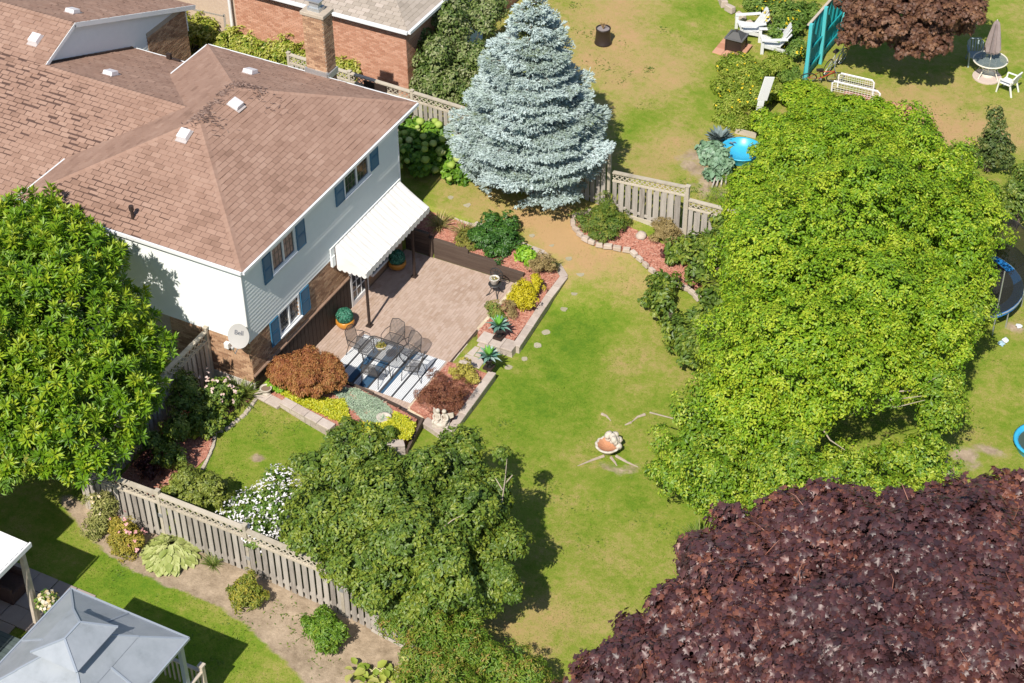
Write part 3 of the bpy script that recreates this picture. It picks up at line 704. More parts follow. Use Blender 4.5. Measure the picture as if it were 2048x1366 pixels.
# ------------------------------------------------------------------ mulch beds
mulchm=M('red_mulch',[(.24,.08,.055),(.38,.15,.105),(.49,.23,.165),(.56,.31,.235)],.95,noise=1.0,nscale=14,bump=.9,bscale=35)
chipm=M('mulch_chip',[(.20,.07,.05),(.40,.16,.11),(.52,.26,.19),(.58,.37,.29)],.95,attr=1)
def bed(inner,outer,name='mulch_bed',skirt=.35,chips=1500,mat=None):
    """inner/outer: equal lists of world points; a bed surface between them"""
    vs=[];fs=[];n=len(inner); m=6
    for a,b in zip(inner,outer):
        for k in range(m+1):
            u=k/m; p=[a[i]*(1-u)+b[i]*u for i in range(3)]; p[2]+=.03*math.sin(u*math.pi)+random.uniform(-.008,.008); vs.append(p)
    for i in range(n-1):
        for k in range(m): fs.append((i*(m+1)+k,(i+1)*(m+1)+k,(i+1)*(m+1)+k+1,i*(m+1)+k+1))
    mb=MB(); mb.add(vs,fs)
    nv=len(mb.v)
    for e in (0,m):
        for i in range(n-1):
            a=mb.v[i*(m+1)+e];b=mb.v[(i+1)*(m+1)+e]; mb.add([a,b,(b[0],b[1],b[2]-skirt),(a[0],a[1],a[2]-skirt)],[(0,1,2,3)])
    for i in (0,n-1):
        for k in range(m):
            a=mb.v[i*(m+1)+k];b=mb.v[i*(m+1)+k+1]; mb.add([a,b,(b[0],b[1],b[2]-skirt),(a[0],a[1],a[2]-skirt)],[(0,1,2,3)])
    o=mb.build(name,mat or mulchm); tag(o,kind='structure')
    cm=MB()
    for _ in range(chips):
        i=random.randrange(n-1);u=random.random();v=random.random()
        p=[(inner[i][k]*(1-v)+inner[i+1][k]*v)*(1-u)+(outer[i][k]*(1-v)+outer[i+1][k]*v)*u for k in range(3)]; p[2]+=.03*math.sin(u*math.pi)+.012
        cm.cur=random.random(); R=Matrix.Rotation(random.uniform(0,6.3),3,'Z')@Matrix.Rotation(random.uniform(-.4,.4),3,'X'); s=random.uniform(.03,.09)
        cm.box(p,(s,.02,.01),R=R)
    if chips: cm.build('wood_chip',chipm,o,kind='stuff')
    return o
# bed behind and east of the patio
inn=[(-.0,9.2,.1),(1.1,9.2,.0),(2.4,9.2,-.12),(3.5,9.2,-.28),(4.44,9.15,-.42),(4.5,8.4,-.46),(4.46,7.2,-.48),(4.42,6.2,-.5),(4.45,5.95,-.52)]
out=[(-.2,10.6,.08),(.9,10.45,.03),(2.3,10.3,-.04),(3.5,10.25,-.15),(4.8,10.3,-.40),(5.5,9.75,-.45),(5.52,8.6,-.47),(5.62,7.2,-.49),(5.65,6.0,-.52)]
bed(inn,out,chips=3500)
# ------------------------------------------------------------------ block planter walls
blk=M('concrete_block',[(.33,.27,.235),(.45,.38,.335),(.56,.49,.44)],.9,objr=.45,noise=.7,nscale=5,bump=.5,bscale=50)
def block_wall(label,line,h,w_=.26,cap=.07,bl=.5,cat='garden wall',down=.45,capm=None,split=True,name='planter_wall',wob=0.0):
    c=line[len(line)//2]; th=thing(name,label,cat,(c[0],c[1],c[2]-h))
    for i in range(len(line)-1):
        a=Vector(line[i]);b=Vector(line[i+1]);L=(b-a).length;n=max(1,round(L/bl)); d=(b-a)/n; rz=math.atan2(d.y,d.x)
        for k in range(n):
            p=a+d*(k+.5); wv=Vector((random.uniform(-wob,wob),random.uniform(-wob,wob),random.uniform(-.006,.006)))
            x=d.normalized(); R=Matrix((x,Vector((0,0,1)).cross(x).normalized(),x.cross(Vector((0,0,1)).cross(x).normalized()))).transposed()
            MB().box(p+wv-Vector((0,0,cap/2)),(d.length-.012,w_,cap),R=R).build('cap_block',capm or blk,th,bevel=.012)
        # courses under the caps
        rows=max(1,int((h+down-cap)/.14))
        for r in range(rows):
            mbx=MB(); s=-(r%2)*.2
            while s<L:
                s0=max(0,s)+.006;s1=min(L,s+.4)-.006
                if s1-s0>.05:
                    q=a+(b-a)*((s0+s1)/2/L); mbx.cur=random.random(); mbx.box((q.x,q.y,q.z-cap-.07-.14*r),(s1-s0,w_-.05,.132),rz=rz)
                s+=.4
            mbx.build('block_course',blk,th)
    return th
block_wall('pale block wall edging the far east mulch bed, bending at its top corner beside the lawn',[(4.85,10.49,-.36),(5.67,9.73,-.38),(5.67,8.59,-.41),(5.86,5.9,-.45)],.3)
block_wall('short flat block pad under the dark urn at the gap in the planter',[(5.86,5.85,-.45),(4.6,5.85,-.47)],.25,w_=.5,name='planter_wall')
block_wall('low row of pinkish cap blocks behind the mulch bed north of the patio',[(-.1,10.75,.16),(.3,10.68,.14),(1.4,10.5,.1),(2.4,10.38,.08)],.1,w_=.3,down=.1)
block_wall('ragged pale stone row behind the dark green shrub by the patio',[(3.3,10.38,-.08),(4.1,10.35,-.16),(4.8,10.45,-.3)],.1,w_=.26,down=.1,bl=.28,wob=.04)
cream=M('cream_stone',[(.5,.42,.30),(.68,.60,.46)],.9,objr=.6,noise=.5,nscale=6,bump=.4)
block_wall('cream stone edging along the east side of the patio pavers',[(4.32,9.0,-.60),(4.34,7.6,-.62),(4.3,6.3,-.62)],.1,w_=.14,down=.05,bl=.45,capm=cream,name='stone_edging')
block_wall('block planter wall round the cherub statue corner, running up to the dark urn',[(5.79,4.45,-.45),(5.86,2.8,-.45),(5.92,1.38,-.45)],.28)
block_wall('short front block wall below the white cherub statue',[(5.95,1.28,-.45),(4.98,1.58,-.45)],.28,w_=.3)
block_wall('raised grey cap wall along the south flower bed, middle length',[(1.12,-.2,.2),(2.1,-.36,.17),(3.05,-.47,.12)],.22,w_=.3,bl=.62)
block_wall('low pinkish cap wall beside the house corner and stone pot',[(.12,-.12,.05),(1.12,-.3,.08)],.1,w_=.36,bl=.5,down=.25)
block_wall('east end of the south flower bed cap wall, half under the lilac',[(3.12,-.42,.03),(3.9,-.3,-.03),(4.7,-.15,-.1),(5.1,.2,-.22)],.2,w_=.28)
# paver pads where the patio meets the lawn
pad=thing('stepping_slab','square grey concrete slabs between the two urns beside the patio','slab',(4.7,5.4,-.74))
for (x,y) in((4.5,5.35),(4.98,5.4),(4.5,4.87),(4.95,4.9)): MB().box((x,y,-.745),(.46,.46,.05),rz=.03).build('slab',blk,pad,bevel=.01)
MB().b2((4.22,4.3,-.80),(4.26,6.3,-.70)).build('edging_strip',timb,pad)
# south bed (between the corner of the house and the cherub planter) and cherub bed
bed([(.2,1.25,.0),(1.5,1.45,-.02),(2.83,1.55,-.1),(4.03,1.45,-.22),(4.85,1.4,-.36)],[(.15,-.05,.0),(1.2,-.1,.05),(3.05,-.3,.02),(4.0,-.15,-.1),(5.0,.3,-.3)],chips=500,skirt=.8)
tw=thing('timber_edging','dark timber edging between the south flower bed and the rug','edging',(3,1.7,ZP))
for a,b in(((2.2,1.62,-.12),(3.2,1.60,-.2)),((3.2,1.60,-.24),(4.2,1.53,-.3)),((4.2,1.53,-.38),(4.95,1.47,-.44))): MB().beam(a,b,.09,.16).beam((a[0],a[1],a[2]-.18),(b[0],b[1],b[2]-.18),.09,.16).beam((a[0],a[1],a[2]-.36),(b[0],b[1],b[2]-.36),.09,.16).build('timber',timb,tw)
tw=thing('timber_edging','dark timber step edge beside the cherub planter on the lawn','edging',(5.1,.9,-.7))
MB().beam((4.98,1.5,-.42),(5.2,.15,-.55),.08,.2).build('timber',timb,tw)
bed([(4.3,4.3,-.5),(4.28,3.2,-.5),(4.3,1.9,-.5),(5.0,1.75,-.5)],[(5.66,4.35,-.5),(5.7,3.2,-.5),(5.75,2.2,-.5),(5.75,1.45,-.5)],chips=700)
block_wall('cream stones at the patio end below the red barberry bush',[(4.28,3.6,-.6),(4.26,1.95,-.6),(4.85,1.68,-.58)],.1,w_=.16,down=.05,bl=.4,capm=cream,name='stone_edging')
# bed along the side fence, with its small stone edge; kidney bed by the far fence
def tl(pts,h=.0): return [tuple(T(x,y,h)) for x,y in pts]
bed([(-1.3,-.2,.03),(-1.35,-1.5,.03),(-1.35,-3,.03),(-1.35,-4.6,.03),(-1.3,-6.1,.03)],[(.15,-.5,.03),(-.1,-1.3,.03),(.1,-2.3,.03),(.42,-3.2,.03),(.3,-5.2,.03)],chips=2500,skirt=.1)
se=thing('stone_edging','thin rough stone edging along the bed beside the side fence','edging',(.3,-2.5,0))
rock=M('edging_rock',[(.25,.21,.17),(.42,.36,.30),(.55,.49,.42)],.95,objr=.5,noise=.7,nscale=9,bump=.5)
def stones(parent,pts,sz,name='stone',flat=.5,mat=None,step=1.02):
    L=0; pts=[Vector(p) for p in pts]
    seg=[];
    for a,b in zip(pts[:-1],pts[1:]):
        n=max(1,round((b-a).length/(sz*step)))
        for k in range(n): seg.append((a+(b-a)*((k+.5)/n),math.atan2((b-a).y,(b-a).x)))
    for p,rz in seg:
        mb=MB(); s=sz*random.uniform(.85,1.05); mb.box((0,0,0),(s,sz*.62*random.uniform(.8,1.1),sz*flat),taper=.86)
        mb.v=[(v[0]+random.uniform(-.05,.05)*sz,v[1]+random.uniform(-.05,.05)*sz,v[2]+random.uniform(-.04,.04)*sz) for v in mb.v]
        r=rz+random.uniform(-.12,.12); mb.v=[(v[0]*math.cos(r)-v[1]*math.sin(r)+p.x,v[0]*math.sin(r)+v[1]*math.cos(r)+p.y,v[2]+p.z+sz*flat*.25) for v in mb.v]
        mb.build(name,mat or rock,parent,bevel=sz*.06)
stones(se,[tuple(T(*q)) for q in((512,800),(490,830),(450,862),(430,862),(428,890),(418,915),(405,940))],.2,flat=.45)
ks=[(1145,437),(1147,455),(1165,475),(1190,489),(1225,496),(1262,503),(1285,525),(1310,548),(1340,562),(1380,582)]
kn=[(1175,430),(1195,425),(1215,428),(1240,440),(1262,455),(1290,470),(1330,490),(1360,510),(1400,540),(1430,560)]
bed(tl(kn,.05),tl(ks,.05),chips=2200,skirt=.12)
se=thing('stone_edging','curved row of pale block stones round the kidney bed by the far fence','edging',tuple(T(1225,496)))
palest=M('pale_block',[(.38,.30,.24),(.48,.40,.34),(.56,.49,.43)],.9,objr=.6,noise=.5,nscale=8,bump=.4)
stones(se,[tuple(T(*q,.07)) for q in [(1190,425),(1160,428),(1145,437)]+ks[1:]+[(1400,600)]],.30,flat=.5,mat=palest,step=1.0)
tag(MB().ball(T(1282,477)+np.array([0,0,.12]),.2,8,6,.12,.7).build('boulder',palest,smooth=True),'pale round boulder lying in the kidney bed beside the tan bush','rock')
# stepping stones set in the lawn
stepm=M('stepping_stone',[(.30,.28,.18),(.42,.38,.29)],.95,objr=.5,noise=.6,nscale=7,bump=.3)
for q,lb in (((901,395),'first small flat stone in the dry grass north of the awning'),((934,410),'flat grey stone in the grass left of the spruce shadow'),((1064,471),'flat pale stone on dry grass right of the dark green shrub'),((1103,490),'flat stone just above the top corner of the block planter'),((1138,517),'flat stone in the lawn right of the planter corner'),((1160,548),'pale stepping stone level with the bend of the block planter'),((1149,587),'pale stepping stone in the lawn beside the yellow shrub planter'),((1128,618),'pale stepping stone right of the planter wall above the green patch'),((1092,665),'pale stepping stone right of the upper urn'),((1075,691),'pale stepping stone on grass below the upper urn'),((1049,718),'pale stepping stone between the two urns out on the lawn'),((1017,735),'pale stepping stone right of the lower urn')):
    p=T(*q); n=9; r=random.uniform(.10,.16); mb=MB(); pl=[(p[0]+r*random.uniform(.8,1.1)*math.cos(2*math.pi*k/n),p[1]+r*random.uniform(.8,1.1)*math.sin(2*math.pi*k/n)) for k in range(n)]
    tag(mb.prism(pl,p[2]-.03,p[2]+.012).build('stepping_stone',stepm),lb,'stepping stone','stepping stones across the lawn')
# neighbour's concrete slabs at lower left, bottom soil
nd=MB()
slabm=M('concrete_slab',[(.30,.24,.22),(.42,.35,.32)],.95,objr=.6,noise=.5,nscale=5)
ns_=thing('slab_path','shaded square concrete slabs beside the grey gazebo','path',(0,-9.6,0))
for i in range(5):
    for j in range(4):
        x=-1.9+i*.62+random.uniform(-.02,.02);y=-11.2+j*.62
        if i>=3 and j==0: continue
        MB().box((x,y,.02),(.6,.6,.06),rz=random.uniform(-.02,.02)).build('slab',slabm,ns_,bevel=.008)
# ================================================================== FENCES
wood=M('weathered_fence_wood',[(.17,.145,.125),(.31,.28,.25),(.42,.385,.345),(.5,.46,.41)],.9,objr=.55,noise=.6,nscale=4,stretch=(3,3,.5),bump=.5,bscale=30)
rail=M('weathered_rail',[(.30,.26,.205),(.46,.41,.33),(.56,.50,.41)],.9,objr=.4,noise=.7,nscale=4,bump=.4,bscale=30)
_bm={}
def fence_run(th,a,b,za,zb,ha,hb,side,bw=.15,gap=.062,lat=.34,posts=(True,True),rails=True,back=True,posth=.1,lean=0):
    """a,b 2d ends; z ground at ends; top heights (abs) ha,hb; side = +1/-1 normal side that shows"""
    a=Vector((a[0],a[1]));b=Vector((b[0],b[1]));L=(b-a).length;x=(b-a)/L;nrm=Vector((-x.y,x.x))*side; rz=math.atan2(x.y,x.x)
    def P3(s,off,z): q=a+x*s+nrm*off; return (q.x,q.y,z)
    zt=lambda s: ha+(hb-ha)*s/L
    zg=lambda s: za+(zb-za)*s/L
    MB().beam(P3(.05,0,ha),P3(L-.05,0,hb),.15,.045).build('top_rail',rail,th)
    if lat:
        MB().beam(P3(.05,.0,ha-lat),P3(L-.05,.0,hb-lat),.10,.05).build('middle_rail',rail,th)
        mb=MB(); st=.185; s=-lat
        while s<L:
            for sg,of in((1,.008),(-1,-.008)):
                u0,u1=(s,s+lat) if sg>0 else (s+lat,s); p0,p1=max(.05,min(L-.05,u0)),max(.05,min(L-.05,u1))
                f0=(p0-u0)/(u1-u0);f1=(p1-u0)/(u1-u0)
                if abs(p1-p0)<.02: continue
                z0=zt(p0)-lat+lat*f0; z1=zt(p1)-lat+lat*f1
                mb.beam(P3(p0,of,z0),P3(p1,of,z1),.01,.036,up=(0,0,1))
            s+=st
        mb.build('lattice',rail,th,kind='stuff')
    MB().beam(P3(.05,.0,za+.25),P3(L-.05,.0,zb+.25),.06,.08).build('bottom_rail',wood,th)
    s=.06; k=0
    while s<L-.1:
        z0=zg(s+bw/2)+random.uniform(.01,.06); z1=zt(s+bw/2)-(lat or .0)-.028; H=z1-z0
        q=P3(s+bw/2,.035,(z0+z1)/2); key=round(H,1)
        if key not in _bm:
            t=MB().box((0,0,0),(bw,.018,key)); me=D.meshes.new('board'); me.from_pydata(t.v,[],t.f); me.materials.append(wood); _bm[key]=me
        o=D.objects.new('board',_bm[key]); COL.objects.link(o); o.parent=th; of=OFF[th.name]
        o.location=(q[0]-of[0],q[1]-of[1],z1-key/2); o.rotation_euler=(random.uniform(-.008,.008),random.uniform(-.01,.01),rz+random.uniform(-.015,.015)); 
        o.location.z-=of[2]
        if back and s+bw+gap*.5<L-.15:
            q=P3(s+bw+gap*.5+.03,-.08,(z0+z1)/2)
            o=D.objects.new('board',_bm[key]); COL.objects.link(o); o.parent=th; o.location=(q[0]-of[0],q[1]-of[1],z1-key/2-of[2]); o.rotation_euler=(0,0,rz)
        s+=bw+gap; k+=1
def post(th,p,z0,z1,w_=.1,cap=True):
    MB().b2((p[0]-w_/2,p[1]-w_/2,z0),(p[0]+w_/2,p[1]+w_/2,z1)).build('post',rail,th)
    if cap: MB().b2((p[0]-w_/2-.02,p[1]-w_/2-.02,z1),(p[0]+w_/2+.02,p[1]+w_/2+.02,z1+.03)).build('post_cap',rail,th)
f1=thing('fence','weathered grey board fence with lattice top along the bottom left of the yard','fence',(4,-6.4,0))
fence_run(f1,(-1.4,-6.4),(1.29,-6.4),0,0,1.66,1.74,-1); fence_run(f1,(1.29,-6.4),(4.13,-6.4),0,0,1.72,1.72,-1); fence_run(f1,(4.13,-6.4),(7.1,-6.4),0,-.2,1.64,1.52,-1); fence_run(f1,(7.1,-6.4),(8.5,-6.42),-.22,-.38,1.34,1.22,-1)
for x,z,zt_ in((-1.4,0,1.78),(1.29,0,1.86),(4.13,0,1.84),(7.1,-.2,1.68)): post(f1,(x,-6.4),z-.1,zt_)
for x,z in((1.29,.9),(4.13,.55),(7.1,.75)):
    MB().b2((x-.06,-6.47,z),(x+.06,-6.452,z+.12)).build('bracket',metal,f1)
f1b=thing('slat_fence','short horizontal slat panel leaning at the low end of the bottom fence','fence panel',(8.9,-6.5,-.4))
for k in range(7): MB().beam((8.0,-6.52,-.22+.17*k),(9.35,-6.55,-.42+.17*k),.02,.1).build('slat',wood,f1b)
for x in(8.02,9.3): MB().b2((x,-6.50,-.5),(x+.08,-6.44,.85 if x<9 else .7)).build('post',rail,f1b)
f2=thing('fence','shaded side fence with lattice top running from the house wall past the big left tree','fence',(-1.5,-3.2,0))
fence_run(f2,(-1.5,-.12),(-1.5,-2.2),0,0,1.82,1.8,1); fence_run(f2,(-1.5,-2.2),(-1.5,-4.3),0,0,1.74,1.74,1); fence_run(f2,(-1.5,-4.3),(-1.5,-6.3),0,0,1.7,1.7,1)
for y,zz in((-.1,1.95),(-2.2,1.85),(-4.3,1.82)): post(f2,(-1.5,y),-.1,zz)
f3=thing('fence','tall board and lattice fence behind the hydrangea and blue spruce','fence',(0,13.4,.4))
X=-7.2
while X<5.4:
    e=min(X+2.55,5.5); fence_run(f3,(X,13.4),(e,13.4),ground_z(X,13.4)-.05,ground_z(e,13.4)-.05,2.56-(X+4.4)*.031,2.56-(e+4.4)*.031,-1,gap=.05); post(f3,(X,13.4),0,2.62-(X+4.4)*.031); X=e
post(f3,(5.53,13.4),-.3,2.5)
for px_ in((750,150),): MB().b2((-4.0,13.28,2.12),(-3.1,13.32,2.5)).build('dark_tray',dkwood,f3)
f4=thing('fence','pale board fence with lattice top right of the blue spruce','fence',(8,13.4,-.3))
fence_run(f4,(5.62,13.4),(8.38,13.4),-.05,-.3,1.51,1.73,-1,bw=.17,gap=.09); fence_run(f4,(8.42,13.4),(10.3,13.45),-.35,-.5,1.26,1.28,-1,bw=.17,gap=.09)
post(f4,(8.4,13.4),-.5,1.78,w_=.12)
f5=thing('fence','last stretch of board fence vanishing into the vine covered tree','fence',(11.5,13.5,-.5))
fence_run(f5,(10.34,13.46),(12.6,13.5),-.5,-.6,1.1,1.1,-1,bw=.17,gap=.09)
MB().b2((6.3,13.30,-.25),(8.3,13.34,-.0)).build('kick_board',rail,f4)
# ================================================================== AWNING
canv=M('awning_canvas',[(.66,.63,.60),(.77,.76,.745),(.80,.79,.78)],.8,noise=1.0,nscale=3.0,stretch=(.4,2.2,1))
aw=thing('awning','white scalloped canvas awning on two dark posts over the patio door','awning',(.6,6.7,ZP))
ya,yb=4.72,8.74; xa,xb=.12,1.2; za_,zb_=2.30,1.60; n=102 
mb=MB(); fa=[]
vs=[];fs=[]
for i in range(n+1):
    y=ya+(yb-ya)*i/n; bump=.02*abs(math.sin(i/n*math.pi*17)); 
    for k in range(7):
        u=k/6; vs.append((xa+(xb-xa)*u,y,za_+(zb_-za_)*u+bump-.03*math.sin(u*math.pi)))
for i in range(n):
    for k in range(6): fs.append((i*7+k,i*7+k+1,(i+1)*7+k+1,(i+1)*7+k))
mb.add(vs,fs); mb.build('canopy',canv,aw,smooth=True)
val=MB()
def scallop(p,q,h0,h1,nn,mb,top=None):
    p=Vector(p);q=Vector(q); per=8
    for i in range(nn*per):
        u0=i/(nn*per);u1=(i+1)/(nn*per); a=p.lerp(q,u0);b=p.lerp(q,u1)
        s0=abs(math.sin(u0*nn*math.pi));s1=abs(math.sin(u1*nn*math.pi))
        t0=a.z if top is None else top(u0); t1=b.z if top is None else top(u1)
        A=p.z-h0-h1*s0;Bz=p.z-h0-h1*s1
        mb.add([(a.x,a.y,t0),(b.x,b.y,t1),(b.x,b.y,Bz),(a.x,a.y,A)],[(0,1,2,3)])
scallop((xb,ya,zb_),(xb,yb,zb_),.15,.07,20,val); val.build('valance',canv,aw)
for yy,nm in((ya,'side_panel'),(yb,'side_panel')):
    v=MB(); scallop((xa,yy,zb_),(xb,yy,zb_),.15,.07,6,v,top=lambda u:za_+(zb_-za_)*u-.03*math.sin(u*math.pi)); v.build(nm,canv,aw)
MB().b2((.03,4.5,2.02),(.085,8.85,2.33)).build('awning_box',siding,aw,bevel=.02)
MB().b2((.03,4.5,1.62),(.12,4.68,2.02)).build('downspout',siding,aw,bevel=.01)
MB().tube([(xb-.02,ya,zb_-.05),(xb-.02,yb,zb_-.05)],.02,6).build('front_bar',dkwood,aw)
for y in(4.93,7.85):
    o=MB().b2((1.0,y-.035,ZP+.04),(1.07,y+.035,1.56)).build('post',dkwood,aw); MB().b2((.94,y-.1,ZP),(1.13,y+.1,ZP+.05)).build('post_foot',dkwood,o,bevel=.01)
# ================================================================== PATIO FURNITURE AND POTS
irn=M('dark_metal_frame',(.05,.05,.052),.45,metal=.3)
mesh_m=M('metal_mesh_grey',(.17,.16,.155),.5,metal=.3)
rg=[(.03,.035,.045),(.05,.12,.2),(.5,.53,.56),(.72,.74,.76)]
rugb=M('rug_band_dark',[(.025,.028,.035),(.06,.06,.07)],.95,noise=1,nscale=20)
rugn=M('rug_band_blue',[(.02,.06,.13),(.04,.11,.2)],.95,noise=1,nscale=20)
rugw=M('rug_band_light',[(.58,.61,.65),(.78,.79,.81)],.95,noise=1,nscale=30)
rug=thing('rug','blue, black and white striped outdoor rug lying on the pavers under the dining set','rug',(2.6,3.35,ZP))
x=1.1; seq=[('w',.16),('w',.16),('k',.07),('w',.3),('b',.22),('k',.09),('w',.2),('b',.3),('k',.07),('w',.22),('w',.15),('k',.08),('b',.1),('w',.3),('k',.07),('w',.32),('k',.05),('w',.3)]
x=1.1; tot=sum(q[1] for q in seq); sc_=(4.1-1.1)/tot
for c,w_ in seq:
    w_*=sc_
    if c=='w':
        k=max(1,int(w_/.05)); mbx=MB()
        for i in range(k):
            mbx.b2((x+i*w_/k,2.27,ZP+.004),(x+(i+1)*w_/k-.014,4.5,ZP+.012))
        mbx.build('stripe',rugw,rug)
    else:
        MB().b2((x,2.27,ZP+.004),(x+w_-.003,4.5,ZP+.011)).build('stripe',rugb if c=='k' else rugn,rug)
    x+=w_
MB().b2((1.1,2.28,ZP+.001),(4.1,4.49,ZP+.006)).build('backing',M('rug_backing',(.25,.28,.32),.95),rug)
tc=G(762,698,ZP+.72)
tb=thing('dining_table','dark metal mesh patio table with rounded corners on the striped rug','table',(tc[0],tc[1],ZP+.01))
TL,TW=.62,.46
def rrect(cx,cy,a,b,r,n=5):
    pts=[]
    for sx,sy,t0 in((1,1,0),(-1,1,90),(-1,-1,180),(1,-1,270)):
        for k in range(n+1):
            t=math.radians(t0+90*k/n); pts.append((cx+sx*(a-r)+r*math.cos(t),cy+sy*(b-r)+r*math.sin(t)))
    return pts
zt_=ZP+.72
pts=rrect(tc[0],tc[1],TL,TW,.16)
MB().tube([(p[0],p[1],zt_) for p in pts+pts[:2]],.017,6).build('table_rim',irn,tb)
mb=MB()
for k in range(1,22):
    x=tc[0]-TL+2*TL*k/22; mb.beam((x,tc[1]-TW+.03,zt_),(x,tc[1]+TW-.03,zt_),.012,.006)
for k in range(1,16):
    y=tc[1]-TW+2*TW*k/16; mb.beam((tc[0]-TL+.03,y,zt_+.001),(tc[0]+TL-.03,y,zt_+.001),.012,.006)
mb.build('tabletop',mesh_m,tb,kind='stuff')
for sx in(-1,1):
    for sy in(-1,1):
        MB().tube([(tc[0]+sx*(TL-.12),tc[1]+sy*(TW-.1),zt_-.01),(tc[0]+sx*(TL-.16),tc[1]+sy*(TW-.14),ZP+.35),(tc[0]+sx*(TL-.04),tc[1]+sy*(TW-.04),ZP+.02)],.016,6).build('leg',irn,tb)
def chair():
    """mesh dining chair at origin facing +y, seat .42 m"""
    c=thing('patio_chair','x','chair')
    w_,d=.27,.24
    seat=rrect(0,0,w_,d,.08); MB().tube([(p[0],p[1],.42) for p in seat+seat[:2]],.012,6).build('seat_frame',irn,c)
    mb=MB()
    for k in range(1,12): x=-w_+2*w_*k/12; mb.beam((x,-d+.02,.42),(x,d-.02,.42),.011,.005)
    for k in range(1,11): y=-d+2*d*k/11; mb.beam((-w_+.02,y,.421),(w_-.02,y,.421),.011,.005)
    mb.build('seat',mesh_m,c)
    bk=[(-w_,-d,.42),(-w_*.98,-d-.05,.7),(-w_*.8,-d-.12,.9),(0,-d-.15,.955),(w_*.8,-d-.12,.9),(w_*.98,-d-.05,.7),(w_,-d,.42)]
    MB().tube(bk,.012,6).build('back_frame',irn,c)
    mb=MB()
    for k in range(1,11):
        x=-w_+2*w_*k/11; top=.955-.075*(abs(x)/w_)**2.5; mb.beam((x,-d-.005,.46),(x*.97,-d-.12-.03*(1-abs(x)/w_),top-.01),.012,.005,up=(0,1,0))
    for k in range(1,11): z=.45+.045*k; y=-d-.12*((z-.42)/.5)**1.2; xx=w_*(.97 if z<.85 else .8); mb.beam((-xx,y,z),(xx,y,z),.005,.012)
    mb.build('backrest',mesh_m,c)
    for sx in(-1,1):
        MB().tube([(sx*w_,-d-.03,.64),(sx*(w_+.04),-.05,.66),(sx*(w_+.04),d-.02,.63),(sx*(w_+.02),d+.02,.4),(sx*(w_+.03),d+.06,.0)],.012,6).build('armrest_leg',irn,c)
        MB().tube([(sx*w_,-d+.02,.42),(sx*(w_+.02),-d-.1,.0)],.012,6).build('rear_leg',irn,c)
    return c
ch0=chair()
chairs=[((702,668),-math.pi/2,'dark mesh chair at the house end of the patio table'),((795,655),math.pi,'dark mesh chair with its back to the open pavers, taller looking of the far pair'),((830,680),math.pi-.25,'dark mesh chair at the far right corner of the table, turned a little'),((738,740),.12,'dark mesh chair nearest the blue end of the rug, back to the garden bed'),((842,722),math.pi/2+.25,'dark mesh chair at the lawn end of the patio table')]
for i,(q,rz,lb) in enumerate(chairs):
    bp=G(q[0],q[1],ZP+.68); f=(-math.sin(rz),math.cos(rz)); loc=(bp[0]+f[0]*.28,bp[1]+f[1]*.28,ZP+.012)
    if i==0: c=ch0; c.location=loc; c.rotation_euler[2]=rz; c['label']=lb; c['group']='mesh chairs around the patio table'
    else: copy_tree(ch0,None,loc=loc,rz=rz,label=lb)
potw=M('cream_ceramic',[(.5,.47,.42),(.68,.65,.6)],.5,noise=1,nscale=12)
def rosette_pts(c,r,n,zs=1.0,rise=.3):
    d=rdir(n); d[:,2]=np.abs(d[:,2])*zs; P=np.array(c)+d*r*RNG.uniform(.3,1,(n,1)); return P,d
def tuft(name,c,r,n,size,kind,mat,parent=None,up=.5,zs=1.0,droop=.1,label=None):
    P,d=rosette_pts(c,r,n,zs); N=norm(d+rdir(n)*.5+np.array([0,0,up])); Tn=norm(d+rdir(n)*.4+np.array([0,0,-droop]))
    return leaf_mesh(name,P,N,Tn,size*RNG.uniform(.7,1.2,n),RNG.random(n),kind,mat,parent,label)
succ=M('succulent_leaf',[(.12,.14,.02),(.28,.2,.03),(.2,.26,.05),(.35,.22,.05)],.6,attr=1,trans=.2)
p=tc.copy(); p[2]=zt_+.012; t=thing('potted_plant','cream bowl of green and orange succulents in the middle of the patio table','potted plant',p)
MB().lathe([(.09,0),(.13,.02),(.17,.12),(.175,.14),(.155,.14),(.14,.11)],p,14).build('pot',potw,t,smooth=True)
tuft('foliage',(p[0],p[1],p[2]+.12),.16,260,.07,'oval',succ,t)
# topiary balls in orange pots
orng=M('orange_glaze',[(.42,.17,.025),(.6,.27,.04)],.3,noise=1,nscale=5)
topi=M('topiary_leaf',[(.01,.10,.06),(.03,.2,.12),(.12,.34,.24)],.5,attr=1,trans=.1)
for (q,lb) in(((691,652),'glossy orange pot with green topiary ball in the sun by the dark board wall'),((795,535),'orange pot with dark green topiary ball in the shade under the awning')):
    p=G(*q,ZP); t=thing('topiary_pot',lb,'planter',(p[0],p[1],ZP),group='topiary balls in orange pots')
    MB().lathe([(.16,0),(.25,.05),(.31,.17),(.3,.27),(.28,.30),(.25,.29),(.24,.25)],(p[0],p[1],ZP),20).build('pot',orng,t,smooth=True)
    n=1500; d=rdir(n); d=d[d[:,2]>-.45]; n=len(d); P_=np.array([p[0],p[1],ZP+.42])+d*.27
    leaf_mesh('topiary_ball',P_,norm(d+rdir(n)*.45),rdir(n),.05*RNG.uniform(.8,1.2,n),RNG.random(n),'broad',topi,t)
    MB().ball((p[0],p[1],ZP+.42),.255,14,9).build('ball_core',M('topiary_core',(.012,.05,.03),.9),t)
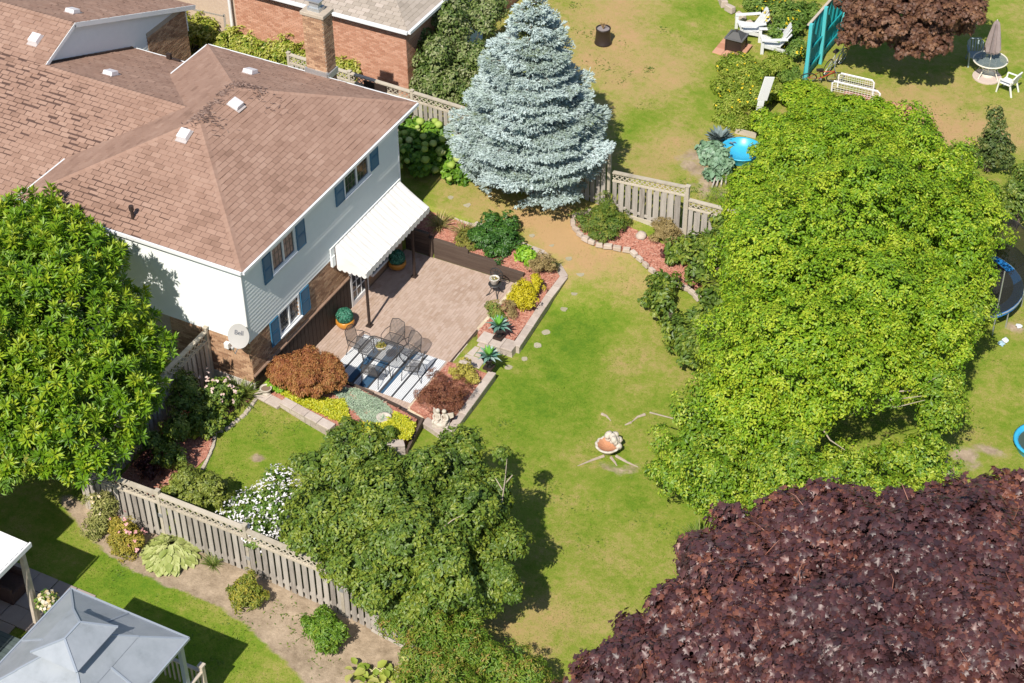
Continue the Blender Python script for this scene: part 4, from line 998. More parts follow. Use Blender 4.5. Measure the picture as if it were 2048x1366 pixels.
# ornate iron chair holding a cream planter
p=G(990,588,ZP); t=thing('iron_chair','small ornate black cast iron chair at the corner of the patio by the timber wall','chair',(p[0],p[1],ZP))
cx,cy=p[0],p[1]
MB().lathe([(.2,.42),(.22,.435),(.2,.45)],(cx,cy,ZP),16).build('seat',irn,t)
for a in(45,135,225,315):
    ar=math.radians(a); MB().tube([(cx+.17*math.cos(ar),cy+.17*math.sin(ar),ZP+.42),(cx+.12*math.cos(ar),cy+.12*math.sin(ar),ZP+.25),(cx+.2*math.cos(ar),cy+.2*math.sin(ar),ZP+.08),(cx+.3*math.cos(ar),cy+.3*math.sin(ar),ZP+.0)],[.022,.018,.018,.022],6).build('leg',irn,t)
ring=[(cx-.02+.23*math.cos(k/14*2*math.pi),cy+.17,ZP+.72+.22*math.sin(k/14*2*math.pi)) for k in range(15)]
MB().tube(ring,.018,6).build('back_frame',irn,t)
mb=MB()
for k in range(5):
    a=math.pi*k/5; mb.tube([(cx-.02-.2*math.cos(a),cy+.17,ZP+.72-.2*math.sin(a)),(cx-.02+.2*math.cos(a),cy+.17,ZP+.72+.2*math.sin(a))],.012,5)
r2=[(cx-.02+.1*math.cos(k/10*2*math.pi),cy+.17,ZP+.72+.1*math.sin(k/10*2*math.pi)) for k in range(11)]; mb.tube(r2,.012,5)
mb.build('back_scroll',irn,t)
for s in(-1,1): MB().tube([(cx+s*.15,cy+.15,ZP+.43),(cx+s*.13,cy+.17,ZP+.55)],.016,6).build('back_post',irn,t)
t=thing('potted_plant','weathered cream pot of soil and seedlings standing on the iron chair','potted plant',(cx,cy-.02,ZP+.455))
MB().lathe([(.09,0),(.13,.03),(.16,.2),(.175,.22),(.165,.235),(.14,.22),(.13,.18)],(cx,cy-.02,ZP+.455),14).build('pot',potw,t,smooth=True)
tuft('foliage',(cx,cy-.02,ZP+.63),.11,40,.07,'oval',succ,t)
# agave urns
agl=M('agave_leaf',[(.07,.20,.15),(.2,.34,.30),(.38,.48,.46)],.5,attr=1,trans=.1)
agc=M('agave_heart_leaf',[(.08,.30,.03),(.2,.45,.06)],.5,attr=1,trans=.2)
for (x,y,z,lb) in((5.2,6.0,-.44,'black urn with blue-green agave on the upper planter corner'),(5.62,4.55,-.44,'black urn with blue-green agave at the lower planter wall end')):
    t=thing('agave_urn',lb,'urn',(x,y,z),group='black urns with agave')
    MB().b2((x-.15,y-.15,z),(x+.15,y+.15,z+.08)).build('plinth',dkwood,t); MB().lathe([(.1,.08),(.12,.1),(.05,.16),(.06,.22),(.2,.34),(.24,.46),(.26,.48),(.22,.48),(.2,.42)],(x,y,z),16).build('urn',M('black_urn',(.02,.02,.022),.4),t,smooth=True)
    n=30; mb=MB()
    for k in range(n):
        a=k*2.4; el=.25+.95*(k/n); r=.46*(1-.15*(k/n)); c_,s_=math.cos(a),math.sin(a); w_=.062; zb_=z+.47
        pts=[]
        for j in range(5):
            u=j/4; rr=r*u*math.cos(el)*1.05; zz=zb_+r*u*math.sin(el)-.16*u*u*(1-k/n); ww=w_*(math.sin(math.pi*min(1,u*.8+.25)))*(1 if j<4 else 0)
            pts+= [(x+c_*rr-s_*ww,y+s_*rr+c_*ww,zz+.02*(1 if ww else 0)),(x+c_*rr,y+s_*rr,zz),(x+c_*rr+s_*ww,y+s_*rr-c_*ww,zz+.02)]
        fs=[]
        for j in range(4): b=j*3; fs+=[(b,b+1,b+4,b+3),(b+1,b+2,b+5,b+4)]
        mb.cur=random.random(); mb.add(pts,fs)
        if k==n-9: mb.build('leaf',agl,t); mb=MB()
    mb.build('heart_leaf',agc,t)
# cherub statue: two seated children leaning together
stone=M('white_cast_stone',[(.38,.33,.27),(.66,.61,.54)],.85,noise=1,nscale=9,bump=.3)
p=(5.55,1.62,-.45); t=thing('cherub_statue','small white statue of two seated cherubs on the planter corner','statue',p)
MB().box((p[0],p[1],p[2]+.035),(.5,.42,.07),rz=.35).build('base',stone,t,bevel=.01)
def skin_body(name,edges,verts,rad,parent,mat,sub=1):
    me=D.meshes.new(name); off=OFF[parent.name]; me.from_pydata([(v[0]-off[0],v[1]-off[1],v[2]-off[2]) for v in verts],edges,[]); me.materials.append(mat)
    o=link_mesh(name,me,parent); m=o.modifiers.new('skin','SKIN'); m.use_smooth_shade=True
    for i,r in enumerate(rad): me.skin_vertices[0].data[i].radius=(r,r)
    me.skin_vertices[0].data[0].use_root=True
    s=o.modifiers.new('sub','SUBSURF'); s.levels=s.render_levels=sub; return o
for k,(dx,dy,face) in enumerate(((-.12,-.03,1),(.12,.03,-1))):
    x,y,z=p[0]+dx,p[1]+dy,p[2]+.07; f=face
    V_=[(x,y+.04,z+.1),(x,y+.05,z+.22),(x+.01*f,y+.04,z+.31),(x+.015*f,y+.03,z+.36),(x+.025*f,y+.02,z+.43),
        (x-.06,y-.02,z+.1),(x-.07,y-.14,z+.12),(x-.06,y-.17,z+.01),(x+.06,y-.02,z+.1),(x+.07,y-.14,z+.12),(x+.06,y-.17,z+.01),
        (x-.08,y+.02,z+.29),(x-.12,y-.03,z+.2),(x-.05,y-.1,z+.15),(x+.08,y+.02,z+.29),(x+.12,y-.03,z+.2),(x+.05,y-.1,z+.15)]
    E_=[(0,1),(1,2),(2,3),(3,4),(0,5),(5,6),(6,7),(0,8),(8,9),(9,10),(2,11),(11,12),(12,13),(2,14),(14,15),(15,16)]
    R_=[.085,.075,.06,.032,.062,.055,.042,.03,.055,.042,.03,.035,.028,.022,.035,.028,.022]
    b_=skin_body('figure',E_,V_,R_,t,stone,1)
    MB().ball((x+.027*f,y+.015,z+.44),.072,10,8,.06,1.08).build('head_curls',stone,t,smooth=True)
    w_=MB(); w_.add([(x-.02*f,y+.09,z+.3),(x-.2*f,y+.15,z+.36),(x-.22*f,y+.14,z+.2),(x-.1*f,y+.1,z+.12),(x-.02*f,y+.12,z+.3),(x-.2*f,y+.18,z+.36),(x-.22*f,y+.17,z+.2),(x-.1*f,y+.13,z+.12)],[(0,1,2,3),(7,6,5,4),(0,4,5,1),(1,5,6,2),(2,6,7,3),(3,7,4,0)]); w_.build('wing',stone,t)
dr_=MB().lathe([(.2,0),(.22,.02),(.2,.08),(.14,.1)],(p[0],p[1]-.08,p[2]+.07),14,sx=1.1,sy=.7).build('drapery',stone,t,smooth=True)
# round white bowl ornament in the south bed, little stone pot by the house corner
p=G(768,838,-.12); t=thing('bird_bath','round white stone bird bath bowl among the yellow ground cover','bird bath',(p[0],p[1],-.3))
MB().lathe([(.1,0),(.07,.05),(.06,.14),(.12,.2),(.22,.26),(.23,.29),(.19,.27),(.0,.25)],(p[0],p[1],-.32),18).build('bowl',stone,t,smooth=True)
p=G(527,792,.02); t=thing('stone_pot','squat pale stone pot at the foot of the house corner','pot',(p[0]+.05,p[1]+.1,.05))
x,y=p[0]+.05,p[1]+.1
MB().lathe([(.13,0),(.13,.06),(.09,.09),(.13,.15),(.18,.22),(.19,.25),(.16,.25),(.14,.2)],(x,y,.05),16).build('pot',stone,t,smooth=True); MB().lathe([(.145,.2),(.14,.22)],(x,y,.05),16).build('soil',M('pot_soil',(.2,.14,.1),.95),t)
# satellite dish on the side wall
p=ony(478,672,-.42); t=thing('satellite_dish','grey satellite dish with dark lettering on the corner of the brick wall','satellite dish',(-.25,-.04,1.7))
dm_=M('dish_grey',(.42,.41,.40),.55); n=24; c=Vector((p[0],p[1],p[2])); Nn=Vector((.18,-.85,.42)).normalized(); ux=Vector((0,0,1)).cross(Nn).normalized(); uy=Nn.cross(ux).normalized()
vs=[];fs=[]
for r in range(6):
    rr=.34*r/5
    for k in range(n):
        a=2*math.pi*k/n; vs.append(c+ux*rr*math.cos(a)+uy*rr*1.12*math.sin(a)+Nn*(.32*rr*rr))
for r in range(5):
    for k in range(n): fs.append((r*n+k,r*n+(k+1)%n,(r+1)*n+(k+1)%n,(r+1)*n+k))
vs2=[v-Nn*.012 for v in vs]
o=MB().add(vs,fs).add(vs2,[tuple(reversed(f)) for f in fs]).build('dish',dm_,t,smooth=True)
MB().tube([c-Nn*.01,c-Nn*.2,(-.25,-.03,1.9)],.022,6).build('mast',metal,t)
MB().tube([c-uy*.36,c-uy*.5+Nn*.2,c-uy*.3+Nn*.42],.014,6).build('feed_arm',metal,t); MB().tube([c-uy*.3+Nn*.4,c-uy*.24+Nn*.47],.045,8).build('receiver',dm_,t)
tcv=D.curves.new('letters','FONT'); tcv.body='Bell'; tcv.size=.2; tcv.align_x='CENTER'; tcv.align_y='CENTER'; tcv.extrude=.002
tmp=D.objects.new('tmp_text',tcv); COL.objects.link(tmp); bpy.context.view_layer.update(); me=D.meshes.new_from_object(tmp.evaluated_get(bpy.context.evaluated_depsgraph_get())); D.objects.remove(tmp)
me.materials.clear(); me.materials.append(M('dish_letter_grey',(.12,.13,.16),.6)); lt=link_mesh('lettering',me,t); of=Vector(OFF[t.name])
lt.matrix_local=Matrix.Translation(c+Nn*.028+uy*.1-of)@Matrix((ux,uy,Nn)).transposed().to_4x4()
# shell fountain bowl with stump roots on the lawn
p=T(1215,905); t=thing('shell_planter','white scalloped shell bowl with terracotta coloured inside, on the lawn','garden ornament',p)
terr=M('terracotta_inside',[(.38,.16,.08),(.52,.27,.15)],.8,noise=1,nscale=8)
n=48; vs=[];fs=[];fi=[]; tilt=Matrix.Rotation(math.radians(22),3,Vector((-.55,.83,0)))
def shell(rads,mat,name,c,lift=0):
    vs=[];fs=[]
    for j,(r,z) in enumerate(rads):
        for k in range(n):
            a=2*math.pi*k/n; rr=r*(1+.09*abs(math.sin(a*6))*(j/len(rads))); v=Vector((rr*math.cos(a),rr*math.sin(a),z+.03*abs(math.sin(a*6))*(j/len(rads)))); vs.append(Vector(c)+v)
    for j in range(len(rads)-1):
        for k in range(n): fs.append((j*n+k,j*n+(k+1)%n,(j+1)*n+(k+1)%n,(j+1)*n+k))
    return MB().add(vs,fs).build(name,mat,t,smooth=True)
px_=Vector(p)
shell([(.12,0),(.16,.05),(.22,.12),(.32,.25),(.37,.31),(.34,.335),(.29,.31)],stone,'bowl',px_); shell([(.0,.20),(.12,.21),(.2,.25),(.29,.31)],terr,'bowl_inside',px_)
mb=MB()
for k in range(24): a=random.uniform(.0,3.1); r=random.uniform(.12,.34); mb.ball(px_+Vector((r*math.cos(a-.3)*.8+.05,r*math.sin(a-.3)*.8+.1,.28+random.uniform(0,.24))),random.uniform(.08,.13),7,5,.15)
mb.build('shell_crest',stone,t,smooth=True)
bark=M('dry_root_bark',[(.30,.24,.19),(.48,.40,.34)],.9,noise=1,nscale=8,stretch=(1,1,1))
t=thing('tree_root','bleached surface roots spreading in the grass round the shell bowl','root',T(1215,925))
for qs in(((1208,912),(1185,920),(1155,932)),((1232,912),(1255,925),(1276,934)),((1222,915),(1230,925),(1234,932)),((1203,828),(1213,832),(1222,842)),((1290,829),(1275,834),(1262,845)),((1262,845),(1250,850))):
    MB().tube([Vector(T(*q,.015)) for q in qs],[.05,.035,.012] if len(qs)==3 else [.04,.02],6).build('root',bark,t)
# ================================================================== NEIGHBOURS
# brick house at the top
redbrick=M('red_brick',[(.44,.21,.135),(.52,.27,.18),(.6,.34,.24)],.85,attr=1.0,bump=.3,bscale=50)
redbrick1=M('red_brick_single',[(.44,.21,.135),(.52,.27,.18),(.6,.34,.24)],.85,objr=1.0,bump=.3,bscale=50)
palemortar=M('pale_mortar',[(.48,.36,.28),(.6,.48,.38)],.95,noise=1,nscale=10)
tan_sh=M('tan_shingle',[(.28,.24,.20),(.36,.31,.26),(.44,.38,.33)],.9,attr=.8,noise=.4,nscale=1.5)
nh=thing('house','red brick neighbouring house with tan shingle roof and white gutter at the top edge','house',(-8,20,.5))
YN=15.2; XE=-3.35
MB().b2((-20,YN+.06,0),(XE-.06,32,3.8)).build('wall',palemortar,nh)
MB().b2((-11.2,12.0,0),(-11.05,15.3,0.1)).build('threshold',concrete,nh)
brick_wall((-10.7,YN),(XE,YN),.3,3.75,(0,-1),parent=nh,singles=300,mt=redbrick,mt1=redbrick1,mmort=palemortar)
brick_wall((XE,YN),(XE,24),.3,3.75,(1,0),parent=nh,mt=redbrick,mt1=redbrick1,mmort=palemortar,bw=.43,bh=.15)
MB().b2((-19.8,YN+.1,3.80),(XE-.1,31.8,3.84)).build('soffit',white,nh); nr=nh
e=.3; A_=(XE+e,YN-e,3.86);B_=(XE+e,32,3.86);C_=(-20,YN-e,3.86)
shingle_plane(nr,[C_,A_,(XE+e-8,YN-e+8,7.0),(-20,YN-e+8,7.0)],matS=tan_sh); shingle_plane(nr,[A_,B_,(XE+e-8,32,7.0),(XE+e-8,YN-e+8,7.0)],matS=tan_sh)
mb=MB(); mb.beam((-20,YN-e-.05,3.82),(XE+e,YN-e-.05,3.82),.1,.11); mb.build('gutter',white,nr); mb=MB(); mb.beam((XE+e+.05,YN-e,3.82),(XE+e+.05,32,3.82),.1,.11); mb.build('gutter',white,nr)
MB().tube([(-10.85,YN-.12,3.8),(-10.85,YN-.12,.3)],.06,8).build('downspout',white,nh)
MB().b2((-3.25,17.3,.2),(-3.05,17.5,3.78)).build('porch_post',M('pale_blue_trim',(.5,.62,.7),.5),nh)
MB().b2((-3.3,19.2,.3),(-3.22,20.6,3.0)).build('door',M('pale_blue_trim',(.5,.62,.7),.5),nh)
MB().b2((-7.2,15.6,4.2),(-6.5,16.2,4.75)).build('chimney_base',metal,nr)
# driveway, dark car and side gate behind the front roof
drv=M('driveway_asphalt',[(.2,.17,.14),(.33,.28,.24)],.95,noise=1,nscale=2)
mb=MB(); mb.b2((-24,15.4,.60),(-10.9,30,.66)); tag(mb.build('driveway',drv),kind='structure')
carp=M('black_car_paint',(.012,.013,.016),.25); 
c=T(400,-14); c=np.array([-17.2,17.6,.66]); t=thing('parked_car','black car mostly hidden behind the roof at the top left','car',c)
prof=[(-2.2,.35),(-2.2,.75),(-1.5,.95),(-.9,1.42),(.7,1.45),(1.3,.98),(2.15,.8),(2.2,.35)]
vs=[(c[0]+x,c[1]-.85*(1 if z<1 else .8),c[2]+z) for x,z in prof]+[(c[0]+x,c[1]+.85*(1 if z<1 else .8),c[2]+z) for x,z in prof]; k=len(prof)
MB().add(vs,[tuple(range(k)),tuple(range(2*k-1,k-1,-1))]+[(i,i+k,(i+1)%k+k,(i+1)%k) for i in range(k)]).build('body',carp,t,bevel=.05)
for sx in(-1.35,1.35):
    for sy in(-.86,.86): w_=MB(); w_.tube([(c[0]+sx,c[1]+sy-.09,c[2]+.32),(c[0]+sx,c[1]+sy+.09,c[2]+.32)],.32,14); w_.build('wheel',M('rubber',(.02,.02,.02),.8),t)
MB().b2((c[0]-.85,c[1]-.72,c[2]+1.0),(c[0]+.95,c[1]+.72,c[2]+1.40)).build('window_glass',glass,t)
t=thing('fence_gate','small lattice gate beside the white downspout at the top','gate',(-12,15.3,.6))
for a,b in(((-13.3,15.3,.7),(-13.3,15.3,2.2)),((-11.3,15.3,.7),(-11.3,15.3,2.3))): MB().beam(a,b,.1).build('post',wood,t)
MB().beam((-13.3,15.3,2.1),(-11.3,15.3,2.2),.1,.06).beam((-13.3,15.3,1.4),(-11.3,15.3,1.45),.05,.06).build('rail',wood,t)
mb=MB()
for k in range(-6,20): mb.beam((-13.25+k*.11+.0,15.29,1.42),(-13.25+k*.11+.65,15.29,2.1),.01,.03) if 0<=k<12 else None; mb.beam((-13.25+k*.11+.65,15.31,1.42),(-13.25+k*.11,15.31,2.1),.01,.03) if 0<=k<12 else None
mb.build('lattice',M('red_lattice',(.2,.07,.05),.8),t)
# blue tarp sliver between houses
mb=MB().b2((-10.0,11.2,.45),(-9.2,12.4,.75)); tag(mb.build('blue_cover',M('blue_tarp',(.06,.2,.42),.6)),'blue cover lying in the gap between the brick wall and the golden hedge','tarp')
# ---- grey gazebo
gzm=M('gazebo_sheet',[(.23,.25,.27),(.30,.33,.365),(.34,.37,.41),(.36,.39,.42)],.42,noise=1.1,nscale=1.7,metal=.15)
gzr=M('gazebo_rib',(.30,.34,.40),.35)
gz=thing('gazebo','grey two-tier metal roof gazebo with railing at the bottom left','gazebo',(3.9,-12.8,0))
gx0,gx1,gy1,gy0=2.12,5.72,-10.98,-14.8
def rect(i,z): return [(gx0+i,gy1-i,z),(gx1-i,gy1-i,z),(gx1-i,gy0+i,z),(gx0+i,gy0+i,z)]
def rim(o_,i_,nm,inset=0):
    for k in range(4):
        a,b=o_[k],o_[(k+1)%4];c_,d_=i_[(k+1)%4],i_[k]
        MB().add([a,b,c_,d_],[(0,1,2,3)]).add([(p[0],p[1],p[2]-.02) for p in(a,b,c_,d_)],[(3,2,1,0)]).build(nm,gzm,gz)
r0=rect(0,2.8);r1=rect(.82,3.27);r1b=rect(.82,3.285);r2=rect(1.35,3.60); rim(r0,r1,'roof_panel'); rim(r1b,r2,'roof_panel')
for k in range(4): MB().beam(r0[k],r1[k],.05,.035).build('hip_rib',gzr,gz); MB().beam(r1b[k],r2[k],.05,.035).build('hip_rib',gzr,gz)
for k in range(4):
    a,b=r0[k],r0[(k+1)%4]; m0=tuple((a[j]+b[j])/2+(0,0,.012)[j] for j in range(3)); a,b=r1[k],r1[(k+1)%4]; m1=tuple((a[j]+b[j])/2+(0,0,.02)[j] for j in range(3)); MB().beam(m0,m1,.05,.03).build('seam_rib',gzr,gz); MB().beam(r0[k],r0[(k+1)%4],.04,.07).build('eave_beam',gzr,gz)
u0=rect(1.12,3.78); rA=((gx0+gx1)/2,gy1-1.62,4.10); rB=((gx0+gx1)/2,gy0+1.62,4.10)
for f in([u0[0],u0[1],rA],[u0[1],u0[2],rB,rA],[u0[2],u0[3],rB],[u0[3],u0[0],rA,rB]): MB().add(f,[tuple(range(len(f)))]).add([(p[0],p[1],p[2]-.02) for p in f],[tuple(range(len(f)-1,-1,-1))]).build('cap_panel',gzm,gz)
for a,b in((u0[0],rA),(u0[1],rA),(u0[2],rB),(u0[3],rB),(rA,rB)): MB().beam(a,b,.05,.035).build('cap_rib',gzr,gz)
for x in(gx0+.18,gx1-.18):
    for y in(gy1-.18,gy0+.18): MB().b2((x-.06,y-.06,0),(x+.06,y+.06,2.8)).build('post',gzr,gz)
deckm=M('deck_boards_green_grey',[(.05,.075,.075),(.10,.13,.13)],.7,objr=.5,noise=.6,nscale=3)
dk=thing('deck','low dark green-grey timber deck under and beside the grey gazebo','deck',(1.5,-13,0))
for k in range(44):
    y=-10.6-.14*k-.9; MB().b2((-3,y,.28),(6.0,y+.13,.34)).build('deck_board',deckm,dk)
MB().b2((-3,-17.6,0),(5.95,-11.4,.275)).build('deck_frame',dkwood,dk)
rlw=M('pale_rail_wood',[(.42,.36,.29),(.56,.49,.41)],.8,noise=1,nscale=5)
rl=thing('railing','pale wooden baluster railing at the right corner of the gazebo','railing',(5.6,-10.6,.3)); _m0=set(D.objects)
for a,b in(((6.1,-11.75,.3),(6.1,-11.75,1.42)),((6.1,-14.3,.3),(6.1,-14.3,1.4))): MB().beam(a,b,.11).build('newel_post',rlw,rl)
MB().b2((6.02,-11.83,1.42),(6.18,-11.67,1.47)).build('post_cap',rlw,rl)
MB().beam((6.1,-11.8,1.22),(6.1,-14.3,1.22),.09,.045).build('hand_rail',rlw,rl); MB().beam((6.1,-11.8,.48),(6.1,-14.3,.48),.05,.05).build('lower_rail',rlw,rl)
MB().beam((6.05,-11.75,1.2),(4.4,-11.75,1.2),.09,.045).build('hand_rail',rlw,rl)
for k in range(16): MB().beam((6.1,-11.95-.15*k,.48),(6.1,-11.95-.15*k,1.2),.035).build('baluster',rlw,rl)
for k in range(10): MB().beam((5.9-.15*k,-11.75,.4),(5.9-.15*k,-11.75,1.18),.035).build('baluster',rlw,rl)
OFFR=(-.5,1.15,-.1)
for o_ in set(D.objects)-_m0: o_.location=[o_.location[i]+OFFR[i] for i in range(3)]
rl=thing('railing','short pale railing and leaning post at the left of the gazebo','railing',(1.1,-11.4,.3))
MB().beam((.35,-10.75,.1),(1.75,-11.85,.12),.03,.03).build('rope',rlw,rl)
MB().beam(tuple(G(45,1120,2.4)),tuple(G(72,1245,.3)),.10).build('post',rlw,rl)
MB().beam((.9,-11.3,1.0),(1.5,-11.9,1.0),.12,.04).beam((.9,-11.3,.4),(1.5,-11.9,.4),.05,.05).build('hand_rail',rlw,rl)
for k in range(5): MB().beam((.95+.13*k,-11.35-.13*k,.3),(.95+.13*k,-11.35-.13*k,1.0),.035).build('baluster',rlw,rl)
fl=M('pale_flower',[(.5,.38,.15),(.7,.6,.4),(.75,.7,.6)],.7,attr=1,trans=.2)
c=G(95,1205,1.0); t=thing('flower_basket','basket of cream flowers hanging on the rail by the gazebo corner','planter',c); MB().lathe([(.1,-.2),(.2,-.1),(.22,.0)],c,12).build('basket',dkwood,t)
tuft('foliage',(c[0],c[1],c[2]-.02),.34,220,.14,'oval',M('leaf_mid',[(.06,.14,.015),(.14,.24,.03),(.22,.3,.05)],.6,attr=1,trans=.25),t); tuft('flower',(c[0],c[1],c[2]+.05),.32,130,.11,'petal',fl,t)
wr=thing('porch_roof','white corrugated porch roof corner poking in at the left edge','roof',(-1,-11,0))
whm=M('white_sheet',(.8,.8,.8),.4)
for k in range(40):
    y=-10.4-.1*k; MB().beam((-4.0,y,3.06),(.30,y,2.98),.098,.03 if k%2 else .05).build('corrugation',whm,wr)
MB().beam((.34,-10.3,2.93),(.34,-14.4,2.93),.05,.14).build('fascia',whm,wr)
for p in((.15,-10.5),(-3.8,-10.5)): MB().b2((p[0]-.06,p[1]-.06,0),(p[0]+.06,p[1]+.06,2.9)).build('post',rlw,wr)
c=G(20,1160,.5); t=thing('wicker_chair','dark wicker chair in the shade under the white porch roof','chair',(c[0],c[1],0))
MB().b2((c[0]-.35,c[1]-.35,.05),(c[0]+.35,c[1]+.35,.42)).build('seat',M('wicker',[(.04,.02,.015),(.1,.05,.04)],.8,noise=1,nscale=30),t,bevel=.05); MB().b2((c[0]-.42,c[1]-.35,.42),(c[0]-.3,c[1]+.35,.9)).build('backrest',M('wicker',[(.04,.02,.015)],.8),t,bevel=.04); 
for s in(-1,1): MB().b2((c[0]-.35,c[1]+s*.36-.05,.05),(c[0]+.35,c[1]+s*.36+.05,.62)).build('armrest',M('wicker',[(.04,.02,.015)],.8),t,bevel=.03)
# two storey house beyond the lower left edge of the frame: its gable throws the long shade over the grass
sh_=thing('house','two storey brick house just outside the lower left edge, known by its gable shadow','house',(-6,-16,0))
MB().b2((-9.2,-22,0),(-1.15,-11.45,4.9)).build('wall',brick,sh_)
for s in(-1,1):
    xe=-5.2+s*4.3; MB().add([(xe,-11.2,5.0),(-5.2,-11.2,6.65),(-5.2,-22,6.65),(xe,-22,5.0),(xe,-11.2,4.9),(-5.2,-11.2,6.55),(-5.2,-22,6.55),(xe,-22,4.9)],[(0,1,2,3),(7,6,5,4),(0,4,5,1),(2,6,7,3),(0,3,7,4)]).build('roof',tan_sh,sh_)
MB().add([(-9.2,-11.46,4.9),(-1.15,-11.46,4.9),(-5.2,-11.46,6.5)],[(0,1,2)]).build('gable',siding,sh_)
MB().b2((-1.15,-15,1.0),(-1.1,-13.5,2.2)).build('window',glass,sh_)
# ---- far yard (top): bucket, fire pit, adirondack chairs
p=T(1206,86); blkp=M('black_plastic',(.03,.02,.018),.45); t=thing('plant_bucket','black plastic bucket planter on dry grass beside the spruce top','planter',p)
MB().lathe([(.33,0),(.34,.04),(.31,.08),(.27,.6),(.29,.62),(.29,.66),(.25,.66),(.24,.6)],p,18).build('bucket',blkp,t,smooth=True); MB().lathe([(.245,.60),(.24,.62)],p,16).build('lid',M('pale_soil',(.25,.22,.22),.9),t)
for k in range(9): a=random.uniform(0,6.3); MB().tube([(p[0],p[1],p[2]+.6),(p[0]+.2*math.cos(a),p[1]+.2*math.sin(a),p[2]+1.0)],.008,4).build('dry_stem',M('dry_stem',(.35,.22,.1),.9),t)
p=T(1448,98); pd=thing('slab_base','square of terracotta slabs under the black fire box','slab',p); 
for i in range(3):
    for j in range(3): MB().box((p[0]+i*.4-.1,p[1]+j*.4-.3,p[2]+.03),(.39,.39,.06)).build('slab',M('terracotta_slab',[(.42,.2,.12),(.55,.3,.2)],.9,objr=1),pd,bevel=.01)
q=(p[0]+.42,p[1]+.15,p[2]+.06); t=thing('fire_pit','black square fire box with mesh lid and knob','fire pit',q)
MB().box((q[0],q[1],q[2]+.28),(.62,.62,.48)).build('fire_box',blkp,t,bevel=.02)
for sx in(-1,1):
    for sy in(-1,1): MB().box((q[0]+sx*.3,q[1]+sy*.3,q[2]+.24),(.06,.06,.52)).build('leg',blkp,t)
MB().box((q[0],q[1],q[2]+.54),(.74,.74,.04)).build('rim',metal if 0 else M('grey_rim',(.12,.12,.12),.5),t,bevel=.01); MB().box((q[0],q[1],q[2]+.66),(.6,.6,.2),taper=.35).build('lid',M('mesh_lid',(.07,.07,.07),.6),t); MB().ball((q[0],q[1],q[2]+.79),.05,8,6).build('knob',blkp,t)
adm=M('grey_white_resin',[(.60,.62,.63),(.74,.75,.75)],.6,noise=1,nscale=8)
def adirondack():
    c=thing('garden_chair','x','chair')
    for k in range(6): MB().beam((-.25+.1*k,.38,.36),(-.25+.1*k,-.2,.24),.09,.02).build('seat_slat',adm,c)
    for k in range(7):
        x=-.27+.09*k; h=.95-.018*(k-3)**2*1.4; MB().beam((x*.85,-.18,.24),(x*1.1,-.52,h),.08,.02,up=(0,1,0)).build('back_slat',adm,c)
    for s in(-1,1):
        MB().beam((s*.36,.42,.56),(s*.34,-.4,.56),.13,.025).build('armrest',adm,c); MB().beam((s*.33,.38,.0),(s*.33,.38,.55),.1,.03).build('front_leg',adm,c); MB().beam((s*.3,.36,.32),(s*.3,-.6,.0),.03,.12).build('side_rail',adm,c)
    return c
a0=adirondack(); a0.scale=(1.22,1.22,1.15); 
p=T(1500,68); a0.location=p; a0.rotation_euler[2]=math.radians(125); a0['label']='white slatted garden chair behind the black fire box, upper of two'; a0['group']='slatted garden chairs by the fire box'; a0['category']='chair'
p=T(1545,98); copy_tree(a0,None,loc=p,rz=math.radians(118),label='white slatted garden chair lower right, among the yellow flowers')
# stone border at the top
st_=thing('stone_edging','pale stone border curving past the garden chairs at the top edge','edging',T(1455,20))
stones(st_,[tuple(T(*q,.08)) for q in((1438,-8),(1450,12),(1470,28),(1492,44),(1510,62))],.45,flat=.6,mat=palest)
# teal corrugated screen
teal=M('teal_paint',[(.01,.25,.30),(.02,.36,.40)],.45,noise=1,nscale=1.2); tealp=M('teal_post',(.09,.50,.54),.5)
A=Vector(T(1605,162));Bq=A+Vector((.25,6.5,0)); t=thing('screen_fence','teal corrugated sheet screen with lighter teal posts','fence',A)
d=(Bq-A); L=d.length; x=d.normalized(); nr_=Vector((x.y,-x.x,0)); H=2.4
vs=[];fs=[]; n=int(L/.12)
for k in range(n+1):
    p=A+x*(L*k/n)+nr_*(.025*(1 if k%2 else -1)); q_=p+x*.45+nr_*.03*math.sin(k*1.7); vs+=[tuple(p),(q_.x,q_.y,p.z+H-.02)]
for k in range(n): fs.append((2*k,2*k+2,2*k+3,2*k+1))
MB().add(vs,fs).build('corrugated_sheet',teal,t)
# posts stand on the yard side facing the camera
for u in(.01,.23,.55,.9):
    p=A+x*(L*u)+nr_*.1; MB().beam(p,(p.x-nr_.x*.0,p.y-nr_.y*.0,p.z+H+.05),.13).build('post',tealp,t)
MB().beam((A.x-nr_.x*.0,A.y-nr_.y*.0,A.z+H),(Bq.x-nr_.x*.0,Bq.y-nr_.y*.0,Bq.z+H),.1,.04).build('top_rail',rlw,t)
for h in(.4,1.2):
    MB().beam(tuple(A+nr_*.07+Vector((0,0,h))),tuple(Bq+nr_*.07+Vector((0,0,h))),.05,.09).build('cross_rail',teal,t)
